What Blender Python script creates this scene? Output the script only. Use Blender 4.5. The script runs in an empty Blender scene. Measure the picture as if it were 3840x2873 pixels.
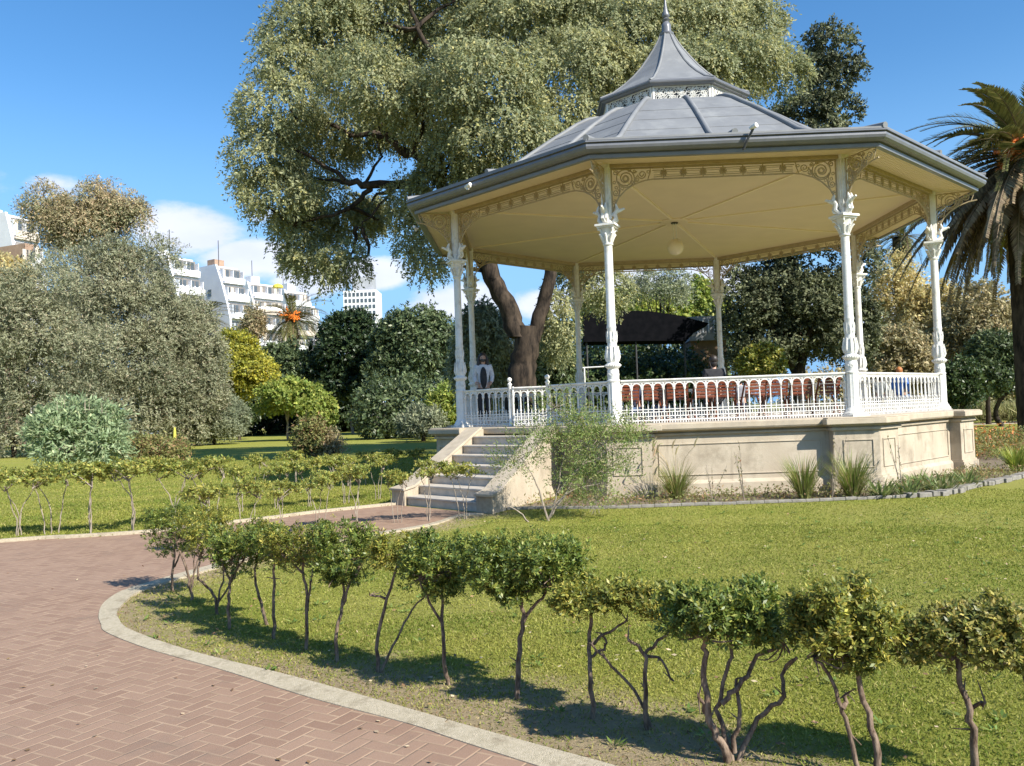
import bpy, math, random
import numpy as np
from mathutils import Matrix, Vector

# ---------------------------------------------------------------- camera
sc = bpy.context.scene
F = 1.33                                   # height of the bandstand floor above the lawn
CAM = np.array([-3.81365, -21.40470, F + 0.32024])
YAW, PITCH, ROLL, FPX = -0.0218456, 0.0339441, -0.0356421, 3159.51
fw = np.array([math.cos(PITCH) * math.sin(YAW), math.cos(PITCH) * math.cos(YAW), math.sin(PITCH)])
r0 = np.array([math.cos(YAW), -math.sin(YAW), 0.0]); u0 = np.cross(r0, fw)
rt = math.cos(ROLL) * r0 + math.sin(ROLL) * u0
up = -math.sin(ROLL) * r0 + math.cos(ROLL) * u0
cam = bpy.data.cameras.new('camera'); camo = bpy.data.objects.new('camera', cam)
sc.collection.objects.link(camo)
camo.matrix_world = Matrix(((rt[0], up[0], -fw[0], CAM[0]), (rt[1], up[1], -fw[1], CAM[1]), (rt[2], up[2], -fw[2], CAM[2]), (0, 0, 0, 1)))
cam.sensor_fit = 'HORIZONTAL'; cam.sensor_width = 36.0; cam.lens = FPX / 3840 * 36
cam.clip_start = 0.1; cam.clip_end = 3000
sc.camera = camo

# ---------------------------------------------------------------- world, sun, exposure
SAZ, SEL = math.radians(-42), math.radians(38.5)
SUN = np.array([math.cos(SAZ) * math.cos(SEL), math.sin(SAZ) * math.cos(SEL), math.sin(SEL)])
SUN /= np.linalg.norm(SUN)
W = bpy.data.worlds.new('World'); sc.world = W; W.use_nodes = True
nt = W.node_tree; nt.nodes.clear()
def N(t, k, **kw):
    n = t.nodes.new(k)
    for a, b in kw.items(): setattr(n, a, b)
    return n
def lk(t, a, b): t.links.new(a, b)
sky = N(nt, 'ShaderNodeTexSky', sky_type='NISHITA', sun_disc=False)
sky.sun_elevation = math.asin(SUN[2]); sky.sun_rotation = math.atan2(SUN[0], SUN[1])
sky.air_density = 1.0; sky.dust_density = 0.15; sky.ozone_density = 2.2; sky.altitude = 20
hsv = N(nt, 'ShaderNodeHueSaturation'); hsv.inputs['Saturation'].default_value = 1.28; hsv.inputs['Value'].default_value = 1.45
lk(nt, sky.outputs[0], hsv.inputs['Color'])
tc = N(nt, 'ShaderNodeTexCoord')
nz = N(nt, 'ShaderNodeTexNoise'); nz.inputs['Scale'].default_value = 9; nz.inputs['Detail'].default_value = 7; nz.inputs['Roughness'].default_value = 0.62
mp = N(nt, 'ShaderNodeMapping'); mp.inputs['Scale'].default_value = (1, 1, 2.2); mp.inputs['Location'].default_value = (3.1, 0.4, 1.7)
lk(nt, tc.outputs['Generated'], mp.inputs[0]); lk(nt, mp.outputs[0], nz.inputs['Vector'])
# each cloud: azimuth (deg, from +Y towards +X), elevation, half widths, strength
CLOUDS = [(-22.4, 12.2, 4.4, 2.0, 1.2), (-18.2, 10.4, 4.0, 1.6, 1.2), (-29.0, 14.2, 2.2, .9, .6), (-14.4, 9.2, 3.4, 1.6, 1.15), (-10.4, 9.6, 3.0, 1.4, 1.1), (-17.6, 13.2, 1.5, .7, .6),
          (-4.4, 7.4, 4.5, 1.6, 1), (1.0, 7.2, 3, 1.4, .9), (6.5, 8.2, 5, 2.0, 1), (12, 8.2, 4.0, 1.7, 1), (17, 6.0, 3.5, 1.6, .8), (24, 5, 5, 1.6, .7), (-40, 14, 8, 3, 1), (40, 9, 9, 3, 1), (70, 12, 14, 4, 1), (-70, 10, 12, 4, 1), (120, 14, 20, 5, 1), (-120, 12, 20, 5, 1), (180, 10, 20, 4, 1)]
sep = N(nt, 'ShaderNodeSeparateXYZ'); lk(nt, tc.outputs['Generated'], sep.inputs[0])
def M(t, op, a, b=None, c=None):
    n = N(t, 'ShaderNodeMath', operation=op)
    for i, v in enumerate((a, b, c)):
        if v is None: continue
        if isinstance(v, (int, float)): n.inputs[i].default_value = v
        else: lk(t, v, n.inputs[i])
    return n.outputs[0]
az = M(nt, 'ARCTAN2', sep.outputs[0], sep.outputs[1]); el = M(nt, 'ARCSINE', sep.outputs[2])
acc = None
for a, e, wa, we, s in CLOUDS:
    dx = M(nt, 'DIVIDE', M(nt, 'SUBTRACT', az, math.radians(a)), math.radians(wa))
    dy = M(nt, 'DIVIDE', M(nt, 'SUBTRACT', el, math.radians(e)), math.radians(we))
    g = M(nt, 'MULTIPLY', M(nt, 'SUBTRACT', 1.0, M(nt, 'ADD', M(nt, 'MULTIPLY', dx, dx), M(nt, 'MULTIPLY', dy, dy))), s)
    acc = g if acc is None else M(nt, 'MAXIMUM', acc, g)
acc = M(nt, 'MAXIMUM', acc, -1.0)
cl = M(nt, 'ADD', M(nt, 'MULTIPLY', acc, 0.46), M(nt, 'SUBTRACT', nz.outputs[0], 0.55))
mr = N(nt, 'ShaderNodeMapRange', interpolation_type='SMOOTHSTEP'); mr.inputs[1].default_value = 0.0; mr.inputs[2].default_value = 0.34
lk(nt, cl, mr.inputs[0])
nz2 = N(nt, 'ShaderNodeTexNoise'); nz2.inputs['Scale'].default_value = 14; nz2.inputs['Detail'].default_value = 4
lk(nt, mp.outputs[0], nz2.inputs['Vector'])
cr = N(nt, 'ShaderNodeMix', data_type='RGBA'); cr.inputs[6].default_value = (5.6, 6.1, 7.6, 1); cr.inputs[7].default_value = (8.6, 8.7, 9.2, 1)
lk(nt, nz2.outputs[0], cr.inputs[0])
hz = N(nt, 'ShaderNodeMapRange', interpolation_type='SMOOTHSTEP'); hz.inputs[1].default_value = math.radians(22); hz.inputs[2].default_value = math.radians(2); lk(nt, el, hz.inputs[0])
hm = N(nt, 'ShaderNodeMix', data_type='RGBA'); lk(nt, hz.outputs[0], hm.inputs[0]); lk(nt, hsv.outputs[0], hm.inputs[6]); hm.inputs[7].default_value = (2.3, 4.6, 7.8, 1)
mx = N(nt, 'ShaderNodeMix', data_type='RGBA'); lk(nt, M(nt, 'MULTIPLY', mr.outputs[0], 0.9), mx.inputs[0]); lk(nt, hm.outputs[2], mx.inputs[6]); lk(nt, cr.outputs[2], mx.inputs[7])
bg = N(nt, 'ShaderNodeBackground'); bg.inputs[1].default_value = 0.078
lk(nt, mx.outputs[2], bg.inputs[0]); wo = N(nt, 'ShaderNodeOutputWorld'); lk(nt, bg.outputs[0], wo.inputs[0])
sl = bpy.data.lights.new('sun', 'SUN'); sl.energy = 5.0; sl.angle = math.radians(0.53); sl.color = (1.0, 0.95, 0.86)
so = bpy.data.objects.new('sun', sl); sc.collection.objects.link(so)
so.rotation_euler = Vector(SUN).to_track_quat('Z', 'Y').to_euler(); so.location = (20, -20, 30)
sc.view_settings.view_transform = 'Standard'; sc.view_settings.look = 'None'; sc.view_settings.exposure = 0.82; sc.view_settings.gamma = 1.0
sc.view_settings.use_curve_mapping = False
sc.cycles.max_bounces = 8; sc.cycles.diffuse_bounces = 4; sc.cycles.transparent_max_bounces = 8; sc.cycles.caustics_reflective = False; sc.cycles.caustics_refractive = False

# ---------------------------------------------------------------- surveying helpers
# px, py: a point measured on the 2212 px wide print of the photograph; sv gives the place at that distance along the view, gp on the ground
K = 3840 / 2212
def ray(px, py): return fw + rt * (px * K - 1920) / FPX - up * (py * K - 1436.5) / FPX
def sv(px, py, depth): return CAM + ray(px, py) * depth
def gp(px, py, z=0.0):
    d = ray(px, py); return CAM + d * ((z - CAM[2]) / d[2])
def gdep(px, depth):                        # ground point under column px at a distance
    p = sv(px, 890, depth); return np.array([p[0], p[1], 0.0])
def mper(depth): return depth / FPX * K    # metres per print pixel

# ---------------------------------------------------------------- object helpers
COL = sc.collection
def tag(o, label=None, cat=None, group=None, kind=None):
    if label: o['label'] = label
    if cat: o['category'] = cat
    if group: o['group'] = group
    if kind: o['kind'] = kind
    return o
def thing(name, label, cat, loc=(0, 0, 0), rz=0.0, group=None):
    o = bpy.data.objects.new(name, None); COL.objects.link(o); o.location = loc; o.rotation_euler = (0, 0, rz)
    o.empty_display_size = 0.2
    return tag(o, label, cat, group)
def link(name, me, mat, parent=None):
    o = bpy.data.objects.new(name, me); COL.objects.link(o)
    if mat is not None:
        for m in (mat if isinstance(mat, (list, tuple)) else [mat]): me.materials.append(m)
    if parent is not None: o.parent = parent
    return o
def copy_tree(o, parent=None):
    c = o.copy(); COL.objects.link(c); c.parent = parent
    for ch in o.children: copy_tree(ch, c)
    return c

class MB:
    def __init__(s): s.v = []; s.f = []; s.m = []; s.mi = 0
    def add(s, vs, fs):
        b = len(s.v); s.v.extend([tuple(map(float, p)) for p in vs])
        for f in fs: s.f.append([b + i for i in f]); s.m.append(s.mi)
    def box(s, c, size, rz=0.0, M3=None):
        hx, hy, hz = size[0] / 2, size[1] / 2, size[2] / 2; ca, sa = math.cos(rz), math.sin(rz); vs = []
        for x, y, z in ((-hx, -hy, -hz), (hx, -hy, -hz), (hx, hy, -hz), (-hx, hy, -hz), (-hx, -hy, hz), (hx, -hy, hz), (hx, hy, hz), (-hx, hy, hz)):
            if M3 is not None: p = M3 @ np.array([x, y, z]); vs.append((c[0] + p[0], c[1] + p[1], c[2] + p[2]))
            else: vs.append((c[0] + x * ca - y * sa, c[1] + x * sa + y * ca, c[2] + z))
        s.add(vs, [(0, 3, 2, 1), (4, 5, 6, 7), (0, 1, 5, 4), (1, 2, 6, 5), (2, 3, 7, 6), (3, 0, 4, 7)])
    def bar(s, a, b, w, h):                   # rectangular bar between two points, w sideways, h upwards
        a = np.array(a, float); b = np.array(b, float); d = b - a; L = np.linalg.norm(d); d /= L
        upv = np.array([0, 0, 1.0]) if abs(d[2]) < .95 else np.array([1.0, 0, 0])
        sd = np.cross(d, upv); sd /= np.linalg.norm(sd); uu = np.cross(sd, d)
        s.box((a + b) / 2, (L, w, h), M3=np.stack([d, sd, uu], 1))
    def tube(s, pts, rad, n=6, caps=True):
        pts = [np.array(p, float) for p in pts]; m = len(pts)
        if np.isscalar(rad): rad = [rad] * m
        T = [pts[min(i + 1, m - 1)] - pts[max(i - 1, 0)] for i in range(m)]
        T = [t / (np.linalg.norm(t) + 1e-9) for t in T]
        ref = np.array([0, 0, 1.0]) if abs(T[0][2]) < .9 else np.array([1.0, 0, 0])
        X = np.cross(T[0], ref); X /= np.linalg.norm(X); vs = []
        for i in range(m):
            X = X - T[i] * (X @ T[i]); X /= np.linalg.norm(X) + 1e-9; Y = np.cross(T[i], X)
            for k in range(n):
                a = 2 * math.pi * k / n; vs.append(pts[i] + rad[i] * (math.cos(a) * X + math.sin(a) * Y))
        fs = [(i * n + k, i * n + (k + 1) % n, (i + 1) * n + (k + 1) % n, (i + 1) * n + k) for i in range(m - 1) for k in range(n)]
        if caps: fs.append(tuple(range(n))[::-1]); fs.append(tuple((m - 1) * n + k for k in range(n)))
        s.add(vs, fs)
    def lathe(s, prof, n=16, c=(0, 0, 0), a0=0.0, closed=False, flute=0.0):
        vs = []
        for r, z in prof:
            for k in range(n):
                a = a0 + 2 * math.pi * k / n
                rr = r * (1 - flute * (k % 2)) if flute else r
                vs.append((c[0] + rr * math.cos(a), c[1] + rr * math.sin(a), c[2] + z))
        m = len(prof); fs = [(i * n + k, i * n + (k + 1) % n, (i + 1) * n + (k + 1) % n, (i + 1) * n + k) for i in range(m - 1) for k in range(n)]
        if closed: fs += [((m - 1) * n + k, (m - 1) * n + (k + 1) % n, (k + 1) % n, k) for k in range(n)]
        else:
            if prof[0][0] > 1e-4: fs.append(tuple(range(n))[::-1])
            if prof[-1][0] > 1e-4: fs.append(tuple((m - 1) * n + k for k in range(n)))
        s.add(vs, fs)
    def prism(s, poly, z0, z1):
        n = len(poly); vs = [(x, y, z0) for x, y in poly] + [(x, y, z1) for x, y in poly]
        s.add(vs, [tuple(range(n))[::-1], tuple(range(n, 2 * n))] + [(i, (i + 1) % n, n + (i + 1) % n, n + i) for i in range(n)])
    def extrude(s, pts3, off):                # planar polygon of 3-D points pushed by vector off
        n = len(pts3); o = np.array(off); vs = [tuple(p) for p in pts3] + [tuple(np.array(p) + o) for p in pts3]
        s.add(vs, [tuple(range(n))[::-1], tuple(range(n, 2 * n))] + [(i, (i + 1) % n, n + (i + 1) % n, n + i) for i in range(n)])
    def sphere(s, c, r, n=14, m=9, sc3=(1, 1, 1)):
        prof = [(r * math.sin(math.pi * i / m), -r * math.cos(math.pi * i / m)) for i in range(m + 1)]
        prof[0] = (1e-5, -r); prof[-1] = (1e-5, r)
        b = len(s.v); s.lathe(prof, n, (0, 0, 0))
        for i in range(b, len(s.v)):
            x, y, z = s.v[i]; s.v[i] = (c[0] + x * sc3[0], c[1] + y * sc3[1], c[2] + z * sc3[2])
    def build(s, name, mat, parent=None, smooth=False, bevel=0.0, fixn=True):
        me = bpy.data.meshes.new(name); me.from_pydata(s.v, [], s.f)
        if fixn:
            import bmesh
            bm = bmesh.new(); bm.from_mesh(me); bmesh.ops.recalc_face_normals(bm, faces=bm.faces)
            bm.to_mesh(me); bm.free()
        if any(s.m): me.polygons.foreach_set('material_index', s.m)
        if smooth:
            me.polygons.foreach_set('use_smooth', [True] * len(me.polygons))
            me.set_sharp_from_angle(angle=math.radians(smooth if smooth > 1 else 40))
        o = link(name, me, mat, parent)
        if bevel:
            b = o.modifiers.new('bevel', 'BEVEL'); b.width = bevel; b.segments = 2; b.limit_method = 'ANGLE'; b.angle_limit = math.radians(35)
        return o

def quad_mesh(name, V, mat, parent=None, attr=None):   # V: (n,4,3) array of quads
    V = np.ascontiguousarray(V, dtype=np.float32); n = V.shape[0]
    me = bpy.data.meshes.new(name); me.vertices.add(4 * n); me.vertices.foreach_set('co', V.reshape(-1))
    me.loops.add(4 * n); me.loops.foreach_set('vertex_index', np.arange(4 * n, dtype=np.int32))
    me.polygons.add(n); me.polygons.foreach_set('loop_start', np.arange(0, 4 * n, 4, dtype=np.int32))
    me.update(calc_edges=True)
    if attr is not None:
        a = me.attributes.new('tone', 'FLOAT', 'FACE'); a.data.foreach_set('value', np.asarray(attr, np.float32))
    return link(name, me, mat, parent)

# ---------------------------------------------------------------- materials
MATS = {}
def newmat(name):
    m = bpy.data.materials.new(name); m.use_nodes = True; t = m.node_tree; t.nodes.clear()
    out = N(t, 'ShaderNodeOutputMaterial'); MATS[name] = m
    return m, t, out
def rgb(c): return (c[0], c[1], c[2], 1)
def noise(t, scale, detail=4, rough=.55, coord='Object', vec=None, dim=None):
    n = N(t, 'ShaderNodeTexNoise'); n.inputs['Scale'].default_value = scale; n.inputs['Detail'].default_value = detail; n.inputs['Roughness'].default_value = rough
    if vec is None: c = N(t, 'ShaderNodeTexCoord'); vec = c.outputs[coord]
    lk(t, vec, n.inputs['Vector']); return n.outputs[0]
def mixc(t, fac, a, b):
    m = N(t, 'ShaderNodeMix', data_type='RGBA')
    for i, v in ((0, fac), (6, a), (7, b)):
        if isinstance(v, (int, float)): m.inputs[i].default_value = v
        elif isinstance(v, tuple): m.inputs[i].default_value = rgb(v)
        else: lk(t, v, m.inputs[i])
    return m.outputs[2]
def rng_(t, v, a, b, c=0.0, d=1.0, smooth=False):
    m = N(t, 'ShaderNodeMapRange'); m.interpolation_type = 'SMOOTHSTEP' if smooth else 'LINEAR'
    lk(t, v, m.inputs[0]); m.inputs[1].default_value = a; m.inputs[2].default_value = b; m.inputs[3].default_value = c; m.inputs[4].default_value = d
    return m.outputs[0]
def solid(name, c1, c2=None, scale=6, rough=.6, bump=0.0, bscale=60, metal=0.0, c3=None, s3=1.2, spec=.5):
    m, t, out = newmat(name); b = N(t, 'ShaderNodeBsdfPrincipled'); b.inputs['Roughness'].default_value = rough; b.inputs['Metallic'].default_value = metal
    b.inputs['Specular IOR Level'].default_value = spec
    col = mixc(t, rng_(t, noise(t, scale), .35, .65), c1, c2 or tuple(x * .85 for x in c1))
    if c3: col = mixc(t, rng_(t, noise(t, s3, 5, .65), .52, .72), col, c3)
    lk(t, col, b.inputs['Base Color'])
    if bump:
        bp = N(t, 'ShaderNodeBump'); bp.inputs['Strength'].default_value = bump; bp.inputs['Distance'].default_value = 0.01
        lk(t, noise(t, bscale, 4, .6), bp.inputs['Height']); lk(t, bp.outputs[0], b.inputs['Normal'])
    lk(t, b.outputs[0], out.inputs[0]); return m
def leafmat(name, a, b, c=None, cf=.25, scale=1.2, trans=.3, rough=.55, spec=.3, var=.39):
    # leaf colours: a to b over slow noise through the crown, a share cf of leaves in c
    m, t, out = newmat(name); g = N(t, 'ShaderNodeNewGeometry'); rnd = g.outputs['Random Per Island']
    col = mixc(t, rng_(t, noise(t, scale, 3), .35, .65), a, b)
    if c is not None: col = mixc(t, M(t, 'LESS_THAN', rnd, cf), col, c)
    v = N(t, 'ShaderNodeHueSaturation'); lk(t, col, v.inputs['Color'])
    lk(t, rng_(t, M(t, 'FRACT', M(t, 'MULTIPLY', rnd, 17.3)), 0, 1, 1 - var, 1 + var), v.inputs['Value'])
    lk(t, rng_(t, M(t, 'FRACT', M(t, 'MULTIPLY', rnd, 7.7)), 0, 1, .485, .515), v.inputs['Hue'])
    p = N(t, 'ShaderNodeBsdfPrincipled'); p.inputs['Roughness'].default_value = rough; p.inputs['Specular IOR Level'].default_value = spec
    lk(t, v.outputs[0], p.inputs['Base Color'])
    tr = N(t, 'ShaderNodeBsdfTranslucent'); v2 = N(t, 'ShaderNodeHueSaturation'); v2.inputs['Value'].default_value = 1.3; v2.inputs['Saturation'].default_value = 1.1
    lk(t, v.outputs[0], v2.inputs['Color']); lk(t, v2.outputs[0], tr.inputs['Color'])
    ms = N(t, 'ShaderNodeMixShader'); ms.inputs[0].default_value = trans; lk(t, p.outputs[0], ms.inputs[1]); lk(t, tr.outputs[0], ms.inputs[2])
    lk(t, ms.outputs[0], out.inputs[0]); return m
def barkmat(name, a, b, scale=8, bump=.6):
    m, t, out = newmat(name); tcn = N(t, 'ShaderNodeTexCoord'); mpn = N(t, 'ShaderNodeMapping'); mpn.inputs['Scale'].default_value = (1, 1, .28)
    lk(t, tcn.outputs['Object'], mpn.inputs[0]); n1 = noise(t, scale, 6, .65, vec=mpn.outputs[0])
    p = N(t, 'ShaderNodeBsdfPrincipled'); p.inputs['Roughness'].default_value = .9; p.inputs['Specular IOR Level'].default_value = .2
    lk(t, mixc(t, rng_(t, n1, .38, .62), a, b), p.inputs['Base Color'])
    bp = N(t, 'ShaderNodeBump'); bp.inputs['Strength'].default_value = bump; bp.inputs['Distance'].default_value = .02; lk(t, n1, bp.inputs['Height']); lk(t, bp.outputs[0], p.inputs['Normal'])
    lk(t, p.outputs[0], out.inputs[0]); return m

WHITE = solid('white_paint', (.78, .765, .72), (.70, .68, .63), 9, .5, .3, 90, c3=(.52, .48, .40), s3=6)
CREAMP = solid('cream_paint', (.66, .52, .30), (.62, .49, .28), 3, .55, .05, 50)
SHADEDI = solid('shaded_cream_ironwork', (.44, .345, .21), (.37, .285, .17), 8, .5, .2, 90)  # ironwork cream darkened: its backlit shade is put into the colour
LITRIB = solid('lit_rib_cream', (.82, .70, .48), (.78, .66, .45), 3, .5)  # ceiling cream lightened: light on the rib sides is put into the colour
CREAMC = solid('cream_ceiling', (.72, .59, .40), (.68, .555, .375), 1.4, .6, .04, 40)
GREYR = solid('grey_roof_sheet', (.20, .205, .208), (.165, .17, .175), 2.2, .62, .2, 30, c3=(.25, .255, .25), s3=1.4)
GREYD = solid('grey_trim_paint', (.165, .17, .185), (.14, .144, .16), 5, .32, .12, 60)
STUCCO = solid('podium_stucco', (.50, .43, .325), (.44, .37, .275), 2.4, .9, .7, 110, c3=(.31, .26, .19), s3=2.1, spec=.2)
_t = STUCCO.node_tree; _p = [n for n in _t.nodes if n.type == 'BSDF_PRINCIPLED'][0]; _src = _p.inputs['Base Color'].links[0].from_socket
_c = N(_t, 'ShaderNodeTexCoord'); _m = N(_t, 'ShaderNodeMapping'); _m.inputs['Scale'].default_value = (5, 5, .7); lk(_t, _c.outputs['Object'], _m.inputs[0])
lk(_t, mixc(_t, M(_t, 'MULTIPLY', rng_(_t, noise(_t, 1.1, 6, .7, vec=_m.outputs[0]), .52, .68, smooth=True), .5), _src, (.24, .20, .15)), _p.inputs['Base Color'])
STONE = solid('cornice_stone', (.48, .41, .31), (.41, .345, .255), 5, .85, .5, 90, c3=(.36, .31, .24), s3=3.5, spec=.2)
STEPM = solid('step_marble', (.52, .46, .38), (.42, .38, .32), 7, .6, .3, 60, c3=(.33, .32, .30), s3=4)
FLOORM = solid('floor_tiles', (.42, .37, .31), (.36, .32, .27), 8, .6)
KERBM = solid('kerb_concrete', (.52, .45, .33), (.43, .37, .26), 40, .95, 1.0, 150, c3=(.30, .25, .17), s3=5, spec=.2)
EDGEM = solid('edging_stone', (.27, .25, .215), (.19, .175, .15), 9, .9, .8, 60)
GLOBE = solid('opal_glass', (.78, .68, .48), (.76, .66, .46), 3, .35)
BLACKM = solid('black_metal', (.03, .03, .035), (.05, .05, .05), 8, .5)
DARKCLOTH = solid('black_canopy_cloth', (.004, .0045, .006), (.008, .008, .010), 3, .95, spec=.05)
WOODCH = solid('varnished_wood', (.20, .050, .018), (.12, .030, .012), 14, .4, .2, 60)
BWHITE = solid('building_white', (.74, .74, .75), (.66, .66, .68), .5, .8, .1, 3)
BCREAM = solid('building_cream', (.62, .54, .46), (.55, .48, .4), .5, .8)
BRICKB = solid('building_brick', (.38, .26, .18), (.31, .2, .14), 2, .9)
BGLASS = solid('building_window', (.06, .075, .09), (.10, .12, .14), .6, .15)
BSHADE = solid('building_balcony_dark', (.16, .15, .15), (.24, .22, .2), .8, .7)
SKIN = solid('skin', (.50, .30, .21), (.46, .27, .19), 10, .5)
HAIRM = solid('dark_hair', (.018, .014, .012), (.03, .022, .018), 30, .5)
SOILM = solid('bed_soil', (.13, .095, .06), (.19, .15, .10), 7, .95, 1.0, 40, c3=(.24, .20, .13), s3=2)
BARKD = barkmat('dark_bark', (.014, .011, .009), (.078, .058, .042), 5, 1.0)
BARKB = barkmat('shrub_bark', (.085, .055, .038), (.27, .20, .145), 40, .5)
BARKP = barkmat('pale_bark', (.22, .18, .14), (.38, .32, .25), 30, .4)

# ---------------------------------------------------------------- ground
KO = [(1500, 1750), (1240, 1683), (1152, 1655), (979, 1599), (879, 1580 - 15), (668, 1509), (482, 1450), (318, 1403), (230, 1368), (218, 1350), (213, 1329), (225, 1303), (263, 1278), (325, 1258), (405, 1235), (495, 1212), (600, 1190), (760, 1160), (922, 1133), (984, 1114), (1020, 1109)]
KI = [(1700, 1760), (1400, 1683), (1299, 1655), (1037, 1583), (850, 1529), (631, 1467), (413, 1412), (281, 1365), (256, 1340), (252, 1330), (258, 1318), (273, 1301), (292, 1286), (345, 1266), (420, 1243), (505, 1220), (608, 1196), (768, 1165), (930, 1137), (990, 1118), (1045, 1112)]
FO = [(-900, 1250), (0, 1173), (160, 1163), (312, 1153), (430, 1139), (570, 1124), (687, 1109), (860, 1091)]
def smoothpoly(P, k=6):
    P = np.array(P, float)[:, :2]; out = []
    for i in range(len(P) - 1):
        a = P[max(i - 1, 0)]; b = P[i]; c = P[i + 1]; d = P[min(i + 2, len(P) - 1)]
        for j in range(k):
            t = j / k
            out.append(.5 * ((2 * b) + (-a + c) * t + (2 * a - 5 * b + 4 * c - d) * t * t + (-a + 3 * b - 3 * c + d) * t ** 3))
    out.append(P[-1]); return np.array(out)
KOw = smoothpoly([gp(*q) for q in KO]); KIw = smoothpoly([gp(*q) for q in KI])
FOw = smoothpoly([gp(*q) for q in FO])
def inside(P, poly):
    x, y = P[:, 0], P[:, 1]; r = np.zeros(len(P), bool); n = len(poly)
    for i in range(n):
        x1, y1 = poly[i]; x2, y2 = poly[(i + 1) % n]
        c = ((y1 > y) != (y2 > y)) & (x < (x2 - x1) * (y - y1) / (y2 - y1 + 1e-12) + x1); r ^= c
    return r
def polydist(P, line):
    d = np.full(len(P), 1e9)
    for i in range(len(line) - 1):
        a = line[i]; b = line[i + 1]; ab = b - a; t = np.clip(((P - a) @ ab) / (ab @ ab + 1e-9), 0, 1)
        d = np.minimum(d, np.linalg.norm(P - (a + t[:, None] * ab), axis=1))
    return d
e0 = KOw[0] + (KOw[0] - KOw[3]) / np.linalg.norm(KOw[0] - KOw[3]) * 12
PATHPOLY = np.vstack([KOw[::-1], [e0, [6, -34], [-30, -34], [-34, -14]], FOw, ])
stairend = np.array([[-6.2, -6.0], [-4.62, -7.58]])
def fillpoly(poly, z, name, mat):
    from mathutils.geometry import tessellate_polygon
    pts = [Vector((p[0], p[1], 0)) for p in poly]; tris = tessellate_polygon([pts])
    me = bpy.data.meshes.new(name); me.from_pydata([(p[0], p[1], z) for p in poly], [], [tuple(t) for t in tris])
    import bmesh
    bm = bmesh.new(); bm.from_mesh(me); bmesh.ops.recalc_face_normals(bm, faces=bm.faces)
    for f in bm.faces:
        if f.normal.z < 0: f.normal_flip()
    bm.to_mesh(me); bm.free()
    return link(name, me, mat)

# lawn material
def lawnmat():
    m, t, out = newmat('lawn'); c = N(t, 'ShaderNodeTexCoord'); o = c.outputs['Object']
    a = rng_(t, noise(t, .45, 5, .6, vec=o), .38, .64, smooth=True); b = rng_(t, noise(t, 22, 5, .75, vec=o), .3, .7); f = rng_(t, noise(t, 90, 3, .7, vec=o), .3, .7)
    col = mixc(t, b, (.225, .24, .036), (.34, .335, .065)); col = mixc(t, M(t, 'MULTIPLY', a, .55), col, (.345, .315, .09))
    col = mixc(t, M(t, 'MULTIPLY', f, .35), col, (.12, .15, .03))
    at = N(t, 'ShaderNodeAttribute', attribute_name='dry')
    dn = rng_(t, M(t, 'ADD', at.outputs['Fac'], M(t, 'MULTIPLY', noise(t, 3.2, 6, .7, vec=o), .9)), .75, 1.15, smooth=True)
    col = mixc(t, dn, col, mixc(t, noise(t, 30, 5, .7, vec=o), (.25, .185, .11), (.46, .37, .22)))
    p = N(t, 'ShaderNodeBsdfPrincipled'); p.inputs['Roughness'].default_value = .9; p.inputs['Specular IOR Level'].default_value = .15
    lk(t, col, p.inputs['Base Color']); bp = N(t, 'ShaderNodeBump'); bp.inputs['Strength'].default_value = .9; bp.inputs['Distance'].default_value = .03
    lk(t, noise(t, 45, 5, .8, vec=o), bp.inputs['Height']); lk(t, bp.outputs[0], p.inputs['Normal']); lk(t, p.outputs[0], out.inputs[0]); return m
LAWN = lawnmat()
def dryness(P):
    d = polydist(P, KIw); v = np.clip(1 - d / 1.3, 0, 1) * .70
    d2 = np.linalg.norm(P - np.array([-3.6, -16.6]), axis=1); v += np.clip(1 - d2 / 2.2, 0, 1) * .3
    return v
xs = np.unique(np.concatenate([np.linspace(-900, -30, 9), np.linspace(-30, -12, 19), np.arange(-12, 8.01, .25), np.linspace(9, 30, 12), np.linspace(40, 900, 9)]))
ys = np.unique(np.concatenate([np.linspace(-400, -26, 6), np.arange(-24, -4.99, .25), np.linspace(-4, 30, 18), np.linspace(40, 1800, 10)]))
GX, GY = np.meshgrid(xs, ys); nv = GX.size; nx = len(xs)
me = bpy.data.meshes.new('ground')
me.from_pydata([(float(x), float(y), 0.0) for x, y in zip(GX.ravel(), GY.ravel())], [], [(j * nx + i, j * nx + i + 1, (j + 1) * nx + i + 1, (j + 1) * nx + i) for j in range(len(ys) - 1) for i in range(nx - 1)])
at = me.attributes.new('dry', 'FLOAT', 'POINT'); at.data.foreach_set('value', dryness(np.stack([GX.ravel(), GY.ravel()], 1)).astype(np.float32))
tag(link('ground', me, LAWN), kind='structure')

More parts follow.
